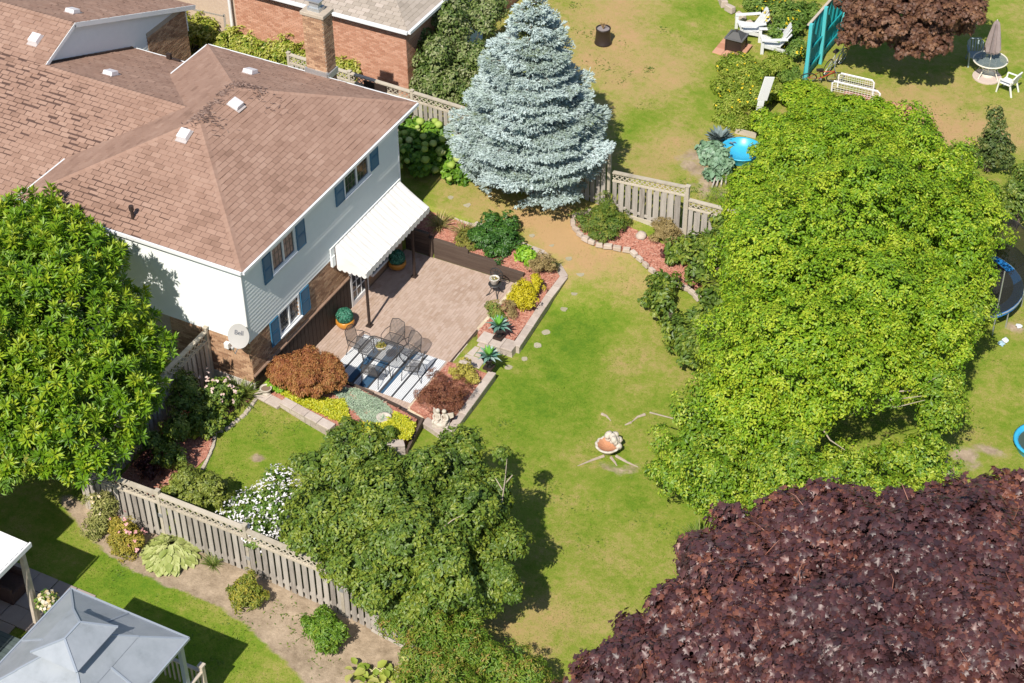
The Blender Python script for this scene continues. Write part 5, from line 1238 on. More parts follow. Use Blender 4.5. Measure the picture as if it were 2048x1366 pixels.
# bicycles
def bicycle(label,p,rz,frame,lean=.12):
    c=thing('bicycle',label,'bicycle',p)
    R=Matrix.Translation(Vector(p))@Matrix.Rotation(rz,4,'Z')@Matrix.Rotation(lean,4,'X')
    def W(q): return tuple(R@Vector(q))
    rub=M('rubber',(.02,.02,.02),.8); chrome=M('chrome',(.6,.6,.62),.25,metal=.8)
    for s in(-.52,.52):
        pts=[W((s+.33*math.cos(k/20*2*math.pi),0,.34+.33*math.sin(k/20*2*math.pi))) for k in range(22)]
        wh=MB().tube(pts,.022,6,cap=False).build('wheel',rub,c); r_=MB()
        for k in range(8): a=k*math.pi/8; r_.tube([W((s-.3*math.cos(a),0,.34-.3*math.sin(a))),W((s+.3*math.cos(a),0,.34+.3*math.sin(a)))],.004,3)
        pts=[W((s+.305*math.cos(k/20*2*math.pi),0,.34+.305*math.sin(k/20*2*math.pi))) for k in range(22)]; r_.tube(pts,.012,4,cap=False); r_.build('rim',chrome,wh)
    f=MB(); f.tube([W((.52,0,.34)),W((.40,0,.86))],.018).tube([W((.42,0,.78)),W((-.12,0,.76))],.016).tube([W((.43,0,.74)),W((-.02,0,.3))],.018).tube([W((-.02,0,.3)),W((-.16,0,.86))],.016).tube([W((-.02,0,.3)),W((-.52,0,.34))],.012).tube([W((-.52,0,.34)),W((-.13,0,.74))],.012); f.build('frame',frame,c)
    MB().beam(W((-.28,0,.9)),W((-.04,0,.92)),.14,.06).build('saddle',blkp,c); MB().tube([W((.40,0,.86)),W((.38,0,.98)),W((.44,-.26,1.0))],.013).tube([W((.38,0,.98)),W((.44,.26,1.0))],.013).build('handlebar',chrome,c)
    MB().tube([W((-.02,-.08,.3)),W((-.02,.08,.3))],.03).tube([W((-.02,.09,.3)),W((.1,.09,.18))],.012).tube([W((-.02,-.09,.3)),W((-.14,-.09,.42))],.012).build('crank',chrome,c)
p=T(1667,138); bicycle('grey bicycle leaning on the teal screen',p,math.radians(78),M('bike_grey',(.4,.42,.44),.4))
p=T(1640,164); bicycle('small red bicycle lying at the foot of the teal screen',p,math.radians(30),M('bike_red',(.45,.05,.03),.4),lean=.5)
# white tubular rails over brick step
wt=M('white_tube',(.78,.78,.78),.4)
a=Vector(T(1664,186)); b=Vector(T(1760,200)); t=thing('step_rail','pair of white tubular hoop rails with mesh over the red brick pad','railing',tuple(a))
for k,(q0,q1) in enumerate((((1662,190),(1757,212)),((1675,174),(1745,190)))):
    a=Vector(T(*q0));b=Vector(T(*q1)); up=Vector((0,0,.62)); m=(b-a)
    MB().tube([a,a+up*.85,a+up+m*.06,b+up-m*.06,b+up*.85,b],.035,8).build('hoop_rail',wt,t)
    g_=MB()
    for i in range(1,16): g_.beam(tuple(a+m*i/16+up*.35),tuple(a+m*i/16+up*.97),.008)
    for i in range(5): g_.beam(tuple(a+up*(.35+.14*i)),tuple(b+up*(.35+.14*i)),.008)
    g_.build('mesh_infill',wt,t)
p=T(1735,196); t=thing('brick_pad','red brick paved pad partly buried in the vines behind the white rails','paving',p)
for i in range(9):
    for j in range(4): q=T(1690,205)+np.array([i*.31-.1,j*.24-.1,.03]); MB().box(q,(.29,.22,.08),rz=.0).build('brick',M('pad_brick',[(.38,.15,.09),(.5,.25,.17)],.9,objr=1),t,bevel=.008)
# round glass table, umbrella, resin chairs
p=T(1975,152); cr=M('cream_metal',(.72,.68,.58),.45); t=thing('garden_table','round glass garden table with cream frame on a pale slab','table',p); zz=p[2]; R_=.64
MB().tube([(p[0]+R_*math.cos(k/32*2*math.pi),p[1]+R_*math.sin(k/32*2*math.pi),zz+.72) for k in range(34)],.028,6,cap=False).build('table_rim',cr,t)
gm=M('table_glass',(.22,.27,.27),.08,spec=.8,alpha=.55); MB().lathe([(R_-.02,.715),(R_-.02,.725)],(p[0],p[1],zz),32).build('tabletop',gm,t)
for k in range(4): a=math.pi/4+k*math.pi/2+.3; MB().tube([(p[0]+.5*math.cos(a),p[1]+.5*math.sin(a),zz+.7),(p[0]+.3*math.cos(a),p[1]+.3*math.sin(a),zz+.4),(p[0]+.55*math.cos(a),p[1]+.55*math.sin(a),zz+.0)],.022,6).build('leg',cr,t)
MB().tube([(p[0]+.3*math.cos(k/16*2*math.pi),p[1]+.3*math.sin(k/16*2*math.pi),zz+.4) for k in range(18)],.015,5,cap=False).build('brace_ring',cr,t)
tag(MB().lathe([(.55,0),(.55,.05),(.5,.06)],(p[0],p[1]-.1,zz),20).build('slab',M('pinkish_slab',(.55,.45,.4),.9)),'round pinkish slab under the glass garden table','slab')
u=thing('umbrella','closed grey-mauve garden umbrella standing in the round glass table','umbrella',(p[0],p[1],zz))
MB().tube([(p[0],p[1],zz+.05),(p[0],p[1],zz+2.45)],.02,8).build('pole',cr,u)
n=20; prof=[(.04,2.42),(.1,2.3),(.17,1.9),(.23,1.5),(.27,1.15),(.2,1.05)]; vs=[];fs=[]
for r,z in prof:
    for k in range(n): a=2*math.pi*k/n; rr=r*(1+.22*(1 if k%2 else -1)*(z<2.35)); vs.append((p[0]+rr*math.cos(a),p[1]+rr*math.sin(a),zz+z))
for j in range(len(prof)-1):
    for k in range(n): fs.append((j*n+k,j*n+(k+1)%n,(j+1)*n+(k+1)%n,(j+1)*n+k))
MB().add(vs,fs).build('folded_canopy',M('mauve_canvas',[(.22,.18,.18),(.36,.30,.30)],.85,noise=1,nscale=4),u)
MB().lathe([(.25,0),(.25,.05),(.06,.1)],(p[0],p[1],zz+.06),16).build('umbrella_base',cr,u)
def resin_chair(label,p,rz,mt):
    c=thing('garden_chair',label,'chair',p)
    R=Matrix.Translation(Vector(p))@Matrix.Rotation(rz,4,'Z')
    def W(q): return tuple(R@Vector(q))
    def bx(a,b,nm,par=c,bev=.01):
        m_=MB(); m_.b2(a,b); m_.v=[W(v) for v in m_.v]; return m_.build(nm,mt,par,bevel=bev)
    bx((-.25,-.24,.40),(.25,.26,.44),'seat',bev=.015)
    for k in range(5): m_=MB(); m_.beam((-.2+.1*k,-.24,.44),(-.22+.11*k,-.36,.86),.06,.02,up=(0,1,0)); m_.v=[W(v) for v in m_.v]; m_.build('back_slat',mt,c)
    m_=MB(); m_.tube([(-.27,-.22,.44),(-.29,-.34,.8),(-.2,-.39,.9),(.2,-.39,.9),(.29,-.34,.8),(.27,-.22,.44)],.03,6); m_.v=[W(v) for v in m_.v]; m_.build('back_frame',mt,c)
    for s in(-1,1):
        m_=MB(); m_.beam((s*.29,-.34,.64),(s*.29,.22,.62),.06,.03); m_.v=[W(v) for v in m_.v]; m_.build('armrest',mt,c)
        m_=MB(); m_.beam((s*.29,.2,.62),(s*.27,.28,.0),.05,.05); m_.v=[W(v) for v in m_.v]; m_.build('leg',mt,c)
        m_=MB(); m_.beam((s*.24,-.22,.42),(s*.27,-.36,.0),.05,.05); m_.v=[W(v) for v in m_.v]; m_.build('leg',mt,c)
    return c
resin_chair('grey-blue moulded garden chair left of the round glass table',T(1948,128),math.radians(-155),M('grey_blue_resin',(.32,.40,.43),.5))
resin_chair('white moulded garden chair right of the round glass table',T(2013,183),math.radians(75),M('white_resin',(.78,.78,.76),.45))
# white boards poking out of the vines
a=Vector(T(1512,250)); t=thing('white_panel','tall white plastic panel poking out of the vines','panel',tuple(a)); MB().beam(tuple(a),tuple(a+Vector((.08,.12,1.0))),.26,.03,up=(1,-1,0)).build('sheet',whm,t,bevel=.01); MB().beam(tuple(a+Vector((.10,.14,1.0))),tuple(a+Vector((.26,.30,1.95))),.40,.03,up=(1,-1,0)).build('sheet',whm,t,bevel=.01)
# paddling pool, planks, kale
pb=M('pool_blue',[(.03,.36,.62),(.06,.46,.72)],.35,noise=1,nscale=3)
p=T(1482,312); t=thing('paddling_pool','small round bright blue paddling pool half under the vines','pool',p); MB().lathe([(.66,0),(.7,.05),(.74,.28),(.78,.3),(.74,.33),(.68,.29),(.62,.06),(.02,.05)],(p[0],p[1],p[2]),28).build('basin',pb,t,smooth=True)
p=T(2081,895); t=thing('paddling_pool','blue rimmed paddling pool at the right edge holding murky water','pool',p); MB().lathe([(.72,0),(.8,.24),(.84,.27),(.78,.3),(.70,.26),(.66,.1)],(p[0],p[1],p[2]),30,cap=False).build('basin',pb,t,smooth=True); MB().lathe([(.70,.16),(.70,.17)],p,28).build('water',M('murky_water',(.06,.09,.07),.12),t)
p=T(1445,270); t=thing('raised_bed_board','short wooden boards framing the vegetable patch','board',tuple(T(1480,268))); MB().beam(tuple(T(1470,262,.1)),tuple(T(1512,272,.1)),.05,.25).build('board',rlw,t)
t=thing('board_stack','old weathered boards and wire leaning in the weeds','boards',tuple(T(1440,380)))
for k in range(4): MB().beam(tuple(T(1424+k*9,378-k*3,.05)),tuple(T(1440+k*5,330-k*4,.35)),.05,.16).build('board',wood,t)
# trampoline
p=T(1990,590); tr=thing('trampoline','round trampoline with blue padding and dark net at the right edge','trampoline',p); pc=Vector((p[0]-.6,p[1]+.3,p[2]))
tb_=M('trampoline_blue',[(.01,.13,.42),(.03,.24,.6)],.35,noise=1,nscale=2); n=40; Rr=1.85
pc=Vector(G(1930,562,.2)); gz0=ground_z(pc.x,pc.y)
def ringf(r0,r1,z0,z1,nm,mt):
    vs=[];fs=[]
    for k in range(n): a=2*math.pi*k/n; vs+=[(pc.x+r0*math.cos(a),pc.y+r0*math.sin(a),z0),(pc.x+r1*math.cos(a),pc.y+r1*math.sin(a),z1)]
    for k in range(n): j=(k+1)%n; fs.append((2*k,2*k+1,2*j+1,2*j))
    return MB().add(vs,fs).build(nm,mt,tr,smooth=True)
ringf(Rr-.32,Rr,.2,.17,'safety_pad',tb_); ringf(Rr,Rr+.01,.17,.05,'pad_skirt',tb_)
MB().lathe([(Rr-.32,.18-.0),(Rr-.33,.19)],(pc.x,pc.y,0),n).build('mat',M('trampoline_mat',(.02,.02,.022),.8),tr)
MB().tube([(pc.x+Rr*math.cos(2*math.pi*k/n),pc.y+Rr*math.sin(2*math.pi*k/n),.14) for k in range(n+2)],.03,6,cap=False).build('frame_ring',metal,tr)
for k in range(6):
    a=2*math.pi*k/6+.3; x,y=pc.x+(Rr+.05)*math.cos(a),pc.y+(Rr+.05)*math.sin(a); MB().tube([(x,y,gz0),(x,y,1.95)],.022,6).build('pole',metal,tr)
    a+=.35; x,y=pc.x+(Rr-.05)*math.cos(a),pc.y+(Rr-.05)*math.sin(a); MB().tube([(x,y,gz0),(x,y,.12)],.022,6).build('leg',metal,tr)
netm=M('net_black',(.02,.02,.022),.8,alpha=.82); ringf(Rr+.0,Rr+.0,.2,1.85,'net',netm); ringf(Rr-.02,Rr+.02,1.83,1.87,'net_band',netm)
mb=MB().ball((pc.x+.35,pc.y-.1,.36),.2,10,7); tag(mb.build('ball',tb_,smooth=True),'blue ball lying on the trampoline mat','ball')
for q,lb in(((2002,690),'small pale blue scrap on the grass under the trampoline'),((2010,683),'white rag lying on the grass beside the trampoline'),((2038,655),'crumpled white bag on bare soil near the right edge')):
    p=T(*q); tag(MB().ball((p[0],p[1],p[2]+.06),.11,7,5,.35,.6).build('litter',M('rag_white',(.65,.7,.75),.8) if q[0]>2005 else M('rag_blue',(.35,.5,.6),.8)),lb,'litter')
# ================================================================== TREES AND PLANTS
trunk=M('bark',[(.10,.075,.055),(.2,.16,.12)],.95,noise=1,nscale=6,bump=.6)
twig=M('pale_twig',[(.32,.27,.2),(.45,.39,.3)],.9,noise=1,nscale=5)
Lbright=M('vine_leaf',[(.05,.115,.008),(.12,.245,.010),(.215,.355,.014),(.38,.46,.03)],.5,attr=.85,noise=.5,nscale=.45,trans=.16,spec=.35)
Lmid=M('tree_leaf_mid',[(.045,.12,.012),(.11,.225,.016),(.18,.31,.03),(.30,.38,.04)],.45,attr=.8,noise=.3,nscale=.7,trans=.25)
Ldark=M('shrub_leaf_dark',[(.035,.075,.012),(.08,.145,.018),(.12,.19,.02),(.21,.26,.028)],.5,attr=1.0,noise=.35,nscale=.6,trans=.12)
Lpurple=M('purple_maple_leaf',[(.030,.016,.020),(.056,.025,.029),(.10,.038,.038),(.27,.10,.055)],.45,attr=.55,noise=.65,nscale=.26,trans=.12,spec=.6)
Lpurple2=M('bronze_maple_leaf',[(.05,.02,.015),(.13,.06,.035),(.24,.12,.06)],.6,attr=.8,noise=.3,trans=.15)
def tree(name,label,cat,base,blobs,mat,nclump,per,cr,size,kind,trunk_r=.18,heights=None,limb_n=6,group=None,**kw):
    t=thing(name,label,cat,base,group)
    o=foliage('crown',blobs,nclump,per,cr,size,kind,mat,t,**kw)
    if trunk_r:
        b=Vector(base); tg=[Vector(x[:3])+Vector((0,0,-x[5]*.1)) for x in sorted(blobs,key=lambda x:-x[3])[:limb_n]]
        m=Vector((sum(x[0] for x in blobs)/len(blobs),sum(x[1] for x in blobs)/len(blobs),0)); top=Vector((b.x*.7+m.x*.3,b.y*.7+m.y*.3,b.z+(min(x[2] for x in blobs)-b.z)*.5))
        MB().tube([b-Vector((0,0,.2)),b+(top-b)*.5,top],[trunk_r*1.25,trunk_r,trunk_r*.85],9).build('trunk',trunk,t,smooth=True)
        for g_ in tg: limbs(MB(),top,[g_],trunk_r*.6,.25).build('limb',trunk,t,smooth=True)
    return t
B=px_blob
# left whorled-leaf tree
bl=[B(130,640,4.6,2.4,2.0),B(60,560,4.6,1.8),B(120,490,4.4,.95),B(60,470,4.2,1.2),B(205,530,4.0,.85),B(232,620,3.6,1.1),B(250,720,3.2,1.0),B(225,800,3.0,1.2),B(150,800,3.4,1.7),B(60,790,3.6,1.9),B(200,890,2.7,.95),B(110,880,2.8,1.3),B(20,900,3.0,1.2),B(180,940,2.4,.55),B(-60,700,4.2,2.4),B(270,790,2.8,.6),B(10,480,3.8,1.0)]
t=thing('magnolia_tree','large glossy green tree with whorled leaves overhanging the side fence at the left','tree',(-3.2,-4.6,0))
bl=rough(bl,6,(.26,.48),.78); C_,Dn_=clumps(bl,2100,-.25,.86); h_=lump(C_*1.2); C_=C_+Dn_*(.28*(h_-.2))[:,None]; kp=h_>-.8; C_=C_[kp]; Dn_=Dn_[kp]; n=len(C_); per=8
C_=C_+RNG.normal(size=C_.shape)*.1
ax=norm(Dn_*.7+rdir(n)*.35+np.array([0,0,.75])); u=norm(np.cross(ax,rdir(n))); v_=np.cross(ax,u)
P=[];N=[];Tt=[];ti=[]
ct=RNG.random(n)
for r in range(3):
    for k in range(per):
        a=2*math.pi*(k+r*.33)/per+RNG.normal(0,.2,n); el=.15+.4*r+RNG.normal(0,.15,n)
        d=(u*np.cos(a)[:,None]+v_*np.sin(a)[:,None])*np.cos(el)[:,None]+ax*np.sin(el)[:,None]
        P.append(C_+ax*(.06*r)+d*.03); Tt.append(d); N.append(norm(ax*np.cos(el)[:,None]-(u*np.cos(a)[:,None]+v_*np.sin(a)[:,None])*np.sin(el)[:,None]+rdir(n)*.25)); ti.append(np.clip(.45+(ct-.5)*.7+.12*(r-1)+RNG.normal(0,.12,n),0,1))
# every whorl sits on a knot of lower leaves so the crown has depth
P=np.concatenate(P);N=np.concatenate(N);Tt=np.concatenate(Tt);ti=np.concatenate(ti)
leaf_mesh('crown',P,N,Tt,.22*RNG.uniform(.75,1.25,len(P)),ti,'lance',M('whorl_leaf',[(.045,.12,.008),(.115,.24,.010),(.20,.35,.014),(.38,.46,.03)],.45,attr=1.0,noise=.2,nscale=.8,trans=.25),t)
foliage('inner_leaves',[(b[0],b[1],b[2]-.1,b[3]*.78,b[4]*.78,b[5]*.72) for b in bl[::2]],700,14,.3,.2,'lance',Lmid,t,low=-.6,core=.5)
MB().tube([(-3.2,-4.6,-.2),(-3.2,-4.5,1.6)],[.22,.18],9).build('trunk',trunk,t,smooth=True)
for b in bl[:10]: limbs(MB(),(-3.2,-4.5,1.5),[(b[0],b[1],b[2])],.11,.3).build('limb',trunk,t,smooth=True)
# blue spruce
def spruce():
    base=np.array([2.95,12.85,ground_z(2.95,12.85)]); t=thing('blue_spruce','large silvery blue spruce tree in front of the far fence','tree',base)
    H=7.75; P=[];Tt=[];S=[];ti=[];U=[]; br=MB()
    z=1.70
    while z<H-.12:
        f=(z-1.70)/(H-1.70); R=3.0*((1-f)**.70)*(.76+1.6*f if f<.15 else 1.0); nb=max(5,int(9*(1-f)+5)); ph=RNG.uniform(0,6.3)
        for b in range(nb):
            a=ph+2*math.pi*b/nb+RNG.normal(0,.16); Rb=max(.14,R*RNG.uniform(.74,1.12)*(1.04 if math.cos(a-2.4)>0 else .97)); zz=z+RNG.normal(0,.13)
            if RNG.random()<(.22 if abs(a%(2*math.pi)-5.6)<.7 and f<.6 else .05): continue
            dirv=np.array([math.cos(a),math.sin(a),0]); side=np.array([-math.sin(a),math.cos(a),0])
            def bp(u): return base+np.array([0,0,zz])+dirv*Rb*u+np.array([0,0,(-.34*u+.24*u*u)*Rb])
            br.tube([bp(.02),bp(.5),bp(.9)],[.035*(1-f)+.008,.02,.006],4,cap=False)
            m=max(4,int(Rb/.062)); bt=RNG.normal(0,.10)
            for i in range(m):
                u=(.10+.90*(i+.5)/m); c=bp(u); hw=.46*Rb*min(1,(1-u)*3.2+.12)**.7*(.35+.75*u)+.05
                k=max(2,int(hw/.045)*2)
                lob=1+.35*math.sin(u*Rb*9+b)
                for j in range(k):
                    s=((j+.5)/k*2-1)*hw*lob+RNG.normal(0,.02); q=c+side*s-dirv*abs(s)*.30+np.array([0,0,RNG.normal(0,.03)+.06*math.cos(s*22+b)*math.cos(u*Rb*16)-abs(s)*.28])
                    sp=norm((dirv*.9+side*np.sign(s)*.55*min(1,abs(s)/.15)+np.array([0,0,.35]))[None])[0]
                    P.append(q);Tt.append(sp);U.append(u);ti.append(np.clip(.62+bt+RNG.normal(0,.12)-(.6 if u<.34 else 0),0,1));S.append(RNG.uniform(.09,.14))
        z+=.36*(1-f*.45)+RNG.uniform(-.03,.05)
    P=np.array(P);Tt=np.array(Tt);S=np.array(S);ti=np.array(ti); n=len(P)
    PP=[];NN=[];TT=[];SS=[];II=[]
    for k in range(5):
        tt=norm(Tt+rdir(n)*.5); PP.append(P+Tt*S[:,None]*RNG.uniform(0,.6,(n,1))); TT.append(tt); NN.append(norm(rdir(n)*.75+np.array([0,-.15,1.0]))); SS.append(S*RNG.uniform(.6,.95,n)); II.append(np.clip(ti+RNG.normal(0,.07,n),0,1))
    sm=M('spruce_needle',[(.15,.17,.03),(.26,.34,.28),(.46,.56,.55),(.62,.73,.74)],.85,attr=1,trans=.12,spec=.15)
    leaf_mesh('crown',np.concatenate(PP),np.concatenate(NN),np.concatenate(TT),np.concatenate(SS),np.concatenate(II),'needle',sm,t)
    br.build('branch',trunk,t,kind='stuff'); MB().tube([base-np.array([0,0,.2]),base+np.array([0,0,H*.5]),base+np.array([0,0,H])],[.22,.12,.02],9).build('trunk',trunk,t,smooth=True)
    return n
spruce()
# big vine covered tree
bl=[B(1690,470,4.6,3.1,2.4),B(1800,390,4.2,2.1,2.0),B(1850,480,4.0,2.1),B(1740,310,3.6,1.4,1.5),B(1820,300,3.4,1.2,1.2),B(1630,340,3.0,1.4,1.4),B(1905,450,3.0,1.6,1.7),B(1560,440,3.2,1.6,1.6),B(1530,560,3.2,1.6,1.6),B(1620,600,4.3,2.5,2.0),B(1780,610,4.0,2.3,2.0),B(1880,570,3.2,1.6,1.7),B(1480,700,2.9,1.5),B(1590,730,3.7,2.0),B(1730,730,3.4,1.8),B(1850,700,2.8,1.4),B(1430,820,2.2,1.2),B(1500,830,2.8,1.3),B(1610,830,2.8,1.1),B(1560,930,2.0,1.2),B(1440,910,1.7,1.2),B(1400,930,1.2,.95),B(1365,910,1.3,.9),B(1350,955,.9,.75),B(1430,985,.9,.9),B(1390,850,1.7,.8),B(1630,950,1.8,.8),B(1870,800,2.2,1.0),B(1860,835,1.6,.7),B(1930,640,2.2,.9),B(1830,930,1.0,.8),B(1760,990,.6,.8),B(1700,1010,.7,.8),B(1780,920,1.0,.75),B(1700,930,1.4,.7),B(1850,900,.8,.7),B(1560,1000,1.0,.9),B(1950,420,2.0,1.0),B(1900,350,2.0,1.1)]
up_=[b for k,b in enumerate(bl) if b[2]>2.7]; lo_=[b for b in bl if b[2]<=2.7]
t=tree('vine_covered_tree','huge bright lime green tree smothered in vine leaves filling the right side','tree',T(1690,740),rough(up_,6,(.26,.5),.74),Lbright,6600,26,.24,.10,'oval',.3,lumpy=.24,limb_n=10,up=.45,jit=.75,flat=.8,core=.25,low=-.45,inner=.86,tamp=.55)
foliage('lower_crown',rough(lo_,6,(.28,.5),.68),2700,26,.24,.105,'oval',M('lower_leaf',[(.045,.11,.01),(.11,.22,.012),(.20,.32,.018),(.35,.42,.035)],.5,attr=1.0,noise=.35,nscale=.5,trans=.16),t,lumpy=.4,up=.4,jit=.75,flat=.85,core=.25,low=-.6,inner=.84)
for qs in(((1700,760,3.0),(1780,800,2.9),(1860,790,2.8)),((1740,790,2.7),(1790,815,2.7),(1850,800,2.7)),((1760,770,3.0),(1740,810,2.6),(1700,830,2.4)),((1770,785,2.8),(1830,780,2.9),(1880,750,2.9)),((1300,825,1.0),(1350,838,1.3),(1400,845,1.6)),((1640,850,2.7),(1660,880,2.5),(1690,900,2.3))):
    MB().tube([Vector(G(*q)) for q in qs],[.03,.02,.008],5).build('bare_branch',twig,t)
# lower vines spreading over the old fence line, up to the teal screen
bl=[B(1580,280,.6,1.1,.6),B(1560,350,.5,1.1,.7),B(1520,390,.5,1.0,.7),B(1640,240,.5,1.2,.5),B(1700,240,.6,1.0,.6),B(1620,200,.1,1.0,.4),B(1560,310,.4,.9,.5),B(1530,250,.2,.5,.4),B(1590,190,.1,.5,.3),B(1500,430,.4,.7,.6),B(1760,230,.5,.6,.5)]
t=thing('vine_hedge','yellow-green mound of vines between the paddling pool and the big tree','hedge',T(1600,290)); foliage('foliage',rough(bl,6),1500,24,.2,.11,'oval',Lbright,t,up=.6)
# dark leaved bushes on the left flank of the vine tree
def bush(name,label,cat,bl,mat,ncl,per,cr,size,kind,base=None,group=None,stems=True,**kw):
    b=base if base is not None else (bl[0][0],bl[0][1],ground_z(bl[0][0],bl[0][1]))
    kw.setdefault('lumpy',.13); kw.setdefault('lfreq',2.6); t=thing(name,label,cat,b,group); o=foliage('foliage',rough(bl,5,(.28,.55),.78) if ncl>40 else bl,int(ncl*1.5),int(per*.85),cr*.8,size*.88,kind,mat,t,**kw)
    if stems:
        mb=MB()
        for x in bl[:5]:
            for _ in range(3): mb.tube([(b[0]+random.uniform(-.1,.1),b[1]+random.uniform(-.1,.1),b[2]-.05),(x[0]+random.uniform(-.4,.4)*x[3],x[1]+random.uniform(-.4,.4)*x[4],x[2]+x[5]*.3)],[.03,.01],5)
        mb.build('stem',trunk,t)
    return t
bush('lilac_bush','dark drooping leaved bush against the right end of the far fence','bush',[B(1420,500,.4,.7),B(1470,480,.6,.7),B(1400,540,.2,.5),B(1480,540,.6,.8),B(1440,600,.3,.55),B(1370,500,.0,.4),B(1345,515,-.1,.3),B(1455,440,.9,.4)],Ldark,190,30,.24,.19,'oval',droop=.9,lumpy=.3)
bush('lilac_bush','dark leaved shrub leaning out over the lawn beside the pale twigs','bush',[B(1330,580,-.1,.45,.5),B(1325,610,-.1,.4),B(1350,660,-.1,.5),B(1370,690,-.1,.45),B(1325,560,.1,.28),B(1300,600,-.1,.22),B(1385,720,-.1,.3)],Ldark,95,26,.22,.17,'oval',droop=.9,lumpy=.3)
bush('lilac_bush','dark drooping bush at the foot of the vine tree below the stone edging','bush',[B(1410,640,.2,.55),B(1440,660,.3,.6),B(1390,680,.1,.5),B(1430,700,.4,.6)],Ldark,110,30,.22,.17,'oval',droop=.9)
# centre bottom lilac
bl=[B(660,960,2.4,1.0),B(750,940,2.6,1.1),B(850,960,2.7,1.1),B(930,940,2.4,.8),B(700,1040,2.6,1.2),B(800,1050,3.0,1.4),B(910,1050,2.7,1.2),B(980,1010,2.2,.8),B(1010,1090,2.0,.75),B(780,1140,2.4,1.2),B(890,1150,2.4,1.2),B(980,1160,1.8,.85),B(640,1060,2.1,.85),B(690,1130,1.9,.8),B(600,1010,1.9,.6),B(830,1210,1.5,.8),B(950,1200,1.4,.6),B(690,890,2.2,.5),B(930,890,2.4,.45),B(620,930,2.1,.5),B(750,1200,1.3,.6)]
t=tree('lilac_tree','wide dark green flowerless shrub with bare twig tips in the middle of the bottom fence','tree',T(800,1130),rough(bl,6,(.26,.5),.7),Ldark,2400,26,.2,.12,'oval',.12,lumpy=.25,limb_n=10,up=.35,jit=.7,tamp=.6,core=.3,inner=.86)
for qs in(((1000,1030,2.6),(1010,960,2.9),(1015,905,3.1)),((1008,970,2.8),(1025,950,2.9)),((1005,980,2.8),(990,955,2.9)),((880,1060,3.3),(905,1040,3.6),(925,1030,3.7)),((700,890,2.5),(685,865,2.6)),((860,1080,3.4),(890,1062,3.5))): MB().tube([Vector(G(*q)) for q in qs],[.02,.014,.006][:len(qs)],5).build('bare_branch',twig,t)
foliage('tip_leaves',[B(1002,912,3.05,.22),B(690,872,2.55,.3),B(930,880,2.8,.28)],16,30,.14,.11,'oval',Ldark,t)
# white rose of sharon
bl=[B(500,1020,1.4,.45),B(540,1000,1.6,.5),B(560,960,1.9,.35),B(570,1030,1.5,.5),B(520,1060,1.2,.5),B(470,1040,1.2,.4),B(590,1070,1.2,.4),B(585,990,1.8,.35)]
t=bush('flowering_shrub','bushy shrub covered in white flowers beside the bottom fence','shrub',bl,M('leaf_mid',[(.06,.14,.015),(.14,.24,.03),(.22,.3,.05)],.6,attr=1,trans=.25),150,28,.2,.10,'oval')
wf=M('white_petal',(.82,.80,.82),.6,trans=.2)
def flowers(t,bl,n,size,mat,name='flower',up=.6,top=-.1,per=4):
    C,Dn=clumps(bl,n,top,.9); C=C+Dn*.1*RNG.uniform(.3,1.8,(n,1)); m=np.repeat(np.arange(len(C)),per); nn=norm(Dn+rdir(len(C))*.5+np.array([0,0,up]))
    return leaf_mesh(name,C[m],nn[m]+rdir(len(m))*.3,rdir(len(m)),size*RNG.uniform(.8,1.2,len(m)),RNG.random(len(m)),'petal',mat,t,okind='stuff')
flowers(t,bl,800,.052,wf,per=3)
# left beds
bush('boxwood','rounded light green evergreen bush behind the fence beside the white flowers','bush',[B(385,985,.75,.72,.6),B(350,1000,.7,.5),B(430,990,.6,.45)],M('box_leaf',[(.10,.14,.02),(.2,.25,.035),(.3,.33,.06)],.5,attr=1,trans=.2),150,34,.16,.10,'oval')
bl=[B(430,800,.6,.55),B(400,830,.6,.5),B(460,790,.4,.4),B(370,800,.9,.6),B(350,860,.6,.55),B(330,910,.5,.5),B(420,850,.4,.4),B(300,880,.8,.4)]
t=bush('rose_bush','shaded garden bed shrubs with pale pink flowers beside the side fence','bush',bl,Ldark,230,30,.18,.11,'oval'); flowers(t,[B(435,775,.9,.4),B(455,790,.7,.3),B(410,765,1.0,.3)],34,.07,M('pale_pink_petal',[(.6,.4,.36),(.7,.55,.5)],.7,attr=1))
bush('leafy_plant','clump of big bright green leaves in the bed along the side fence','plant',[B(410,835,.35,.3),B(395,855,.3,.25),B(420,820,.4,.2)],M('bright_broad_leaf',[(.14,.28,.02),(.24,.4,.04),(.38,.45,.05)],.45,attr=1,trans=.3),20,22,.13,.2,'broad',stems=False)
def grass_clump(name,label,cat,px,py,r,h,n,mat,spread=1.0,kind='blade',z=None,group=None,droop=.5,world=None):
    p=np.array(world) if world is not None else T(px,py); 
    if z is not None: p=G(px,py,z)
    t=thing(name,label,cat,p,group); a=RNG.uniform(0,2*math.pi,n); el=RNG.uniform(.35,1.35,n); d=np.stack([np.cos(a)*np.cos(el)*spread,np.sin(a)*np.cos(el)*spread,np.sin(el)],-1)
    P_=p+np.stack([np.cos(a),np.sin(a),0*a],-1)*RNG.uniform(0,r*.35,(n,1)); N_=norm(np.stack([-np.cos(a)*np.sin(el),-np.sin(a)*np.sin(el),np.cos(el)+.2],-1)+rdir(n)*.2)
    leaf_mesh('foliage',P_,N_,norm(d),h*RNG.uniform(.6,1.15,n),RNG.random(n),kind,mat,t); return t
gb=M('daylily_blade',[(.08,.16,.02),(.18,.26,.04),(.32,.34,.10)],.6,attr=1,trans=.3)
yg=M('straw_blade',[(.2,.22,.04),(.38,.33,.12),(.5,.42,.2)],.7,attr=1,trans=.3)
grass_clump('daylily','clump of arching daylily leaves at the foot of the house foundation','plant',478,800,.35,.75,170,gb)
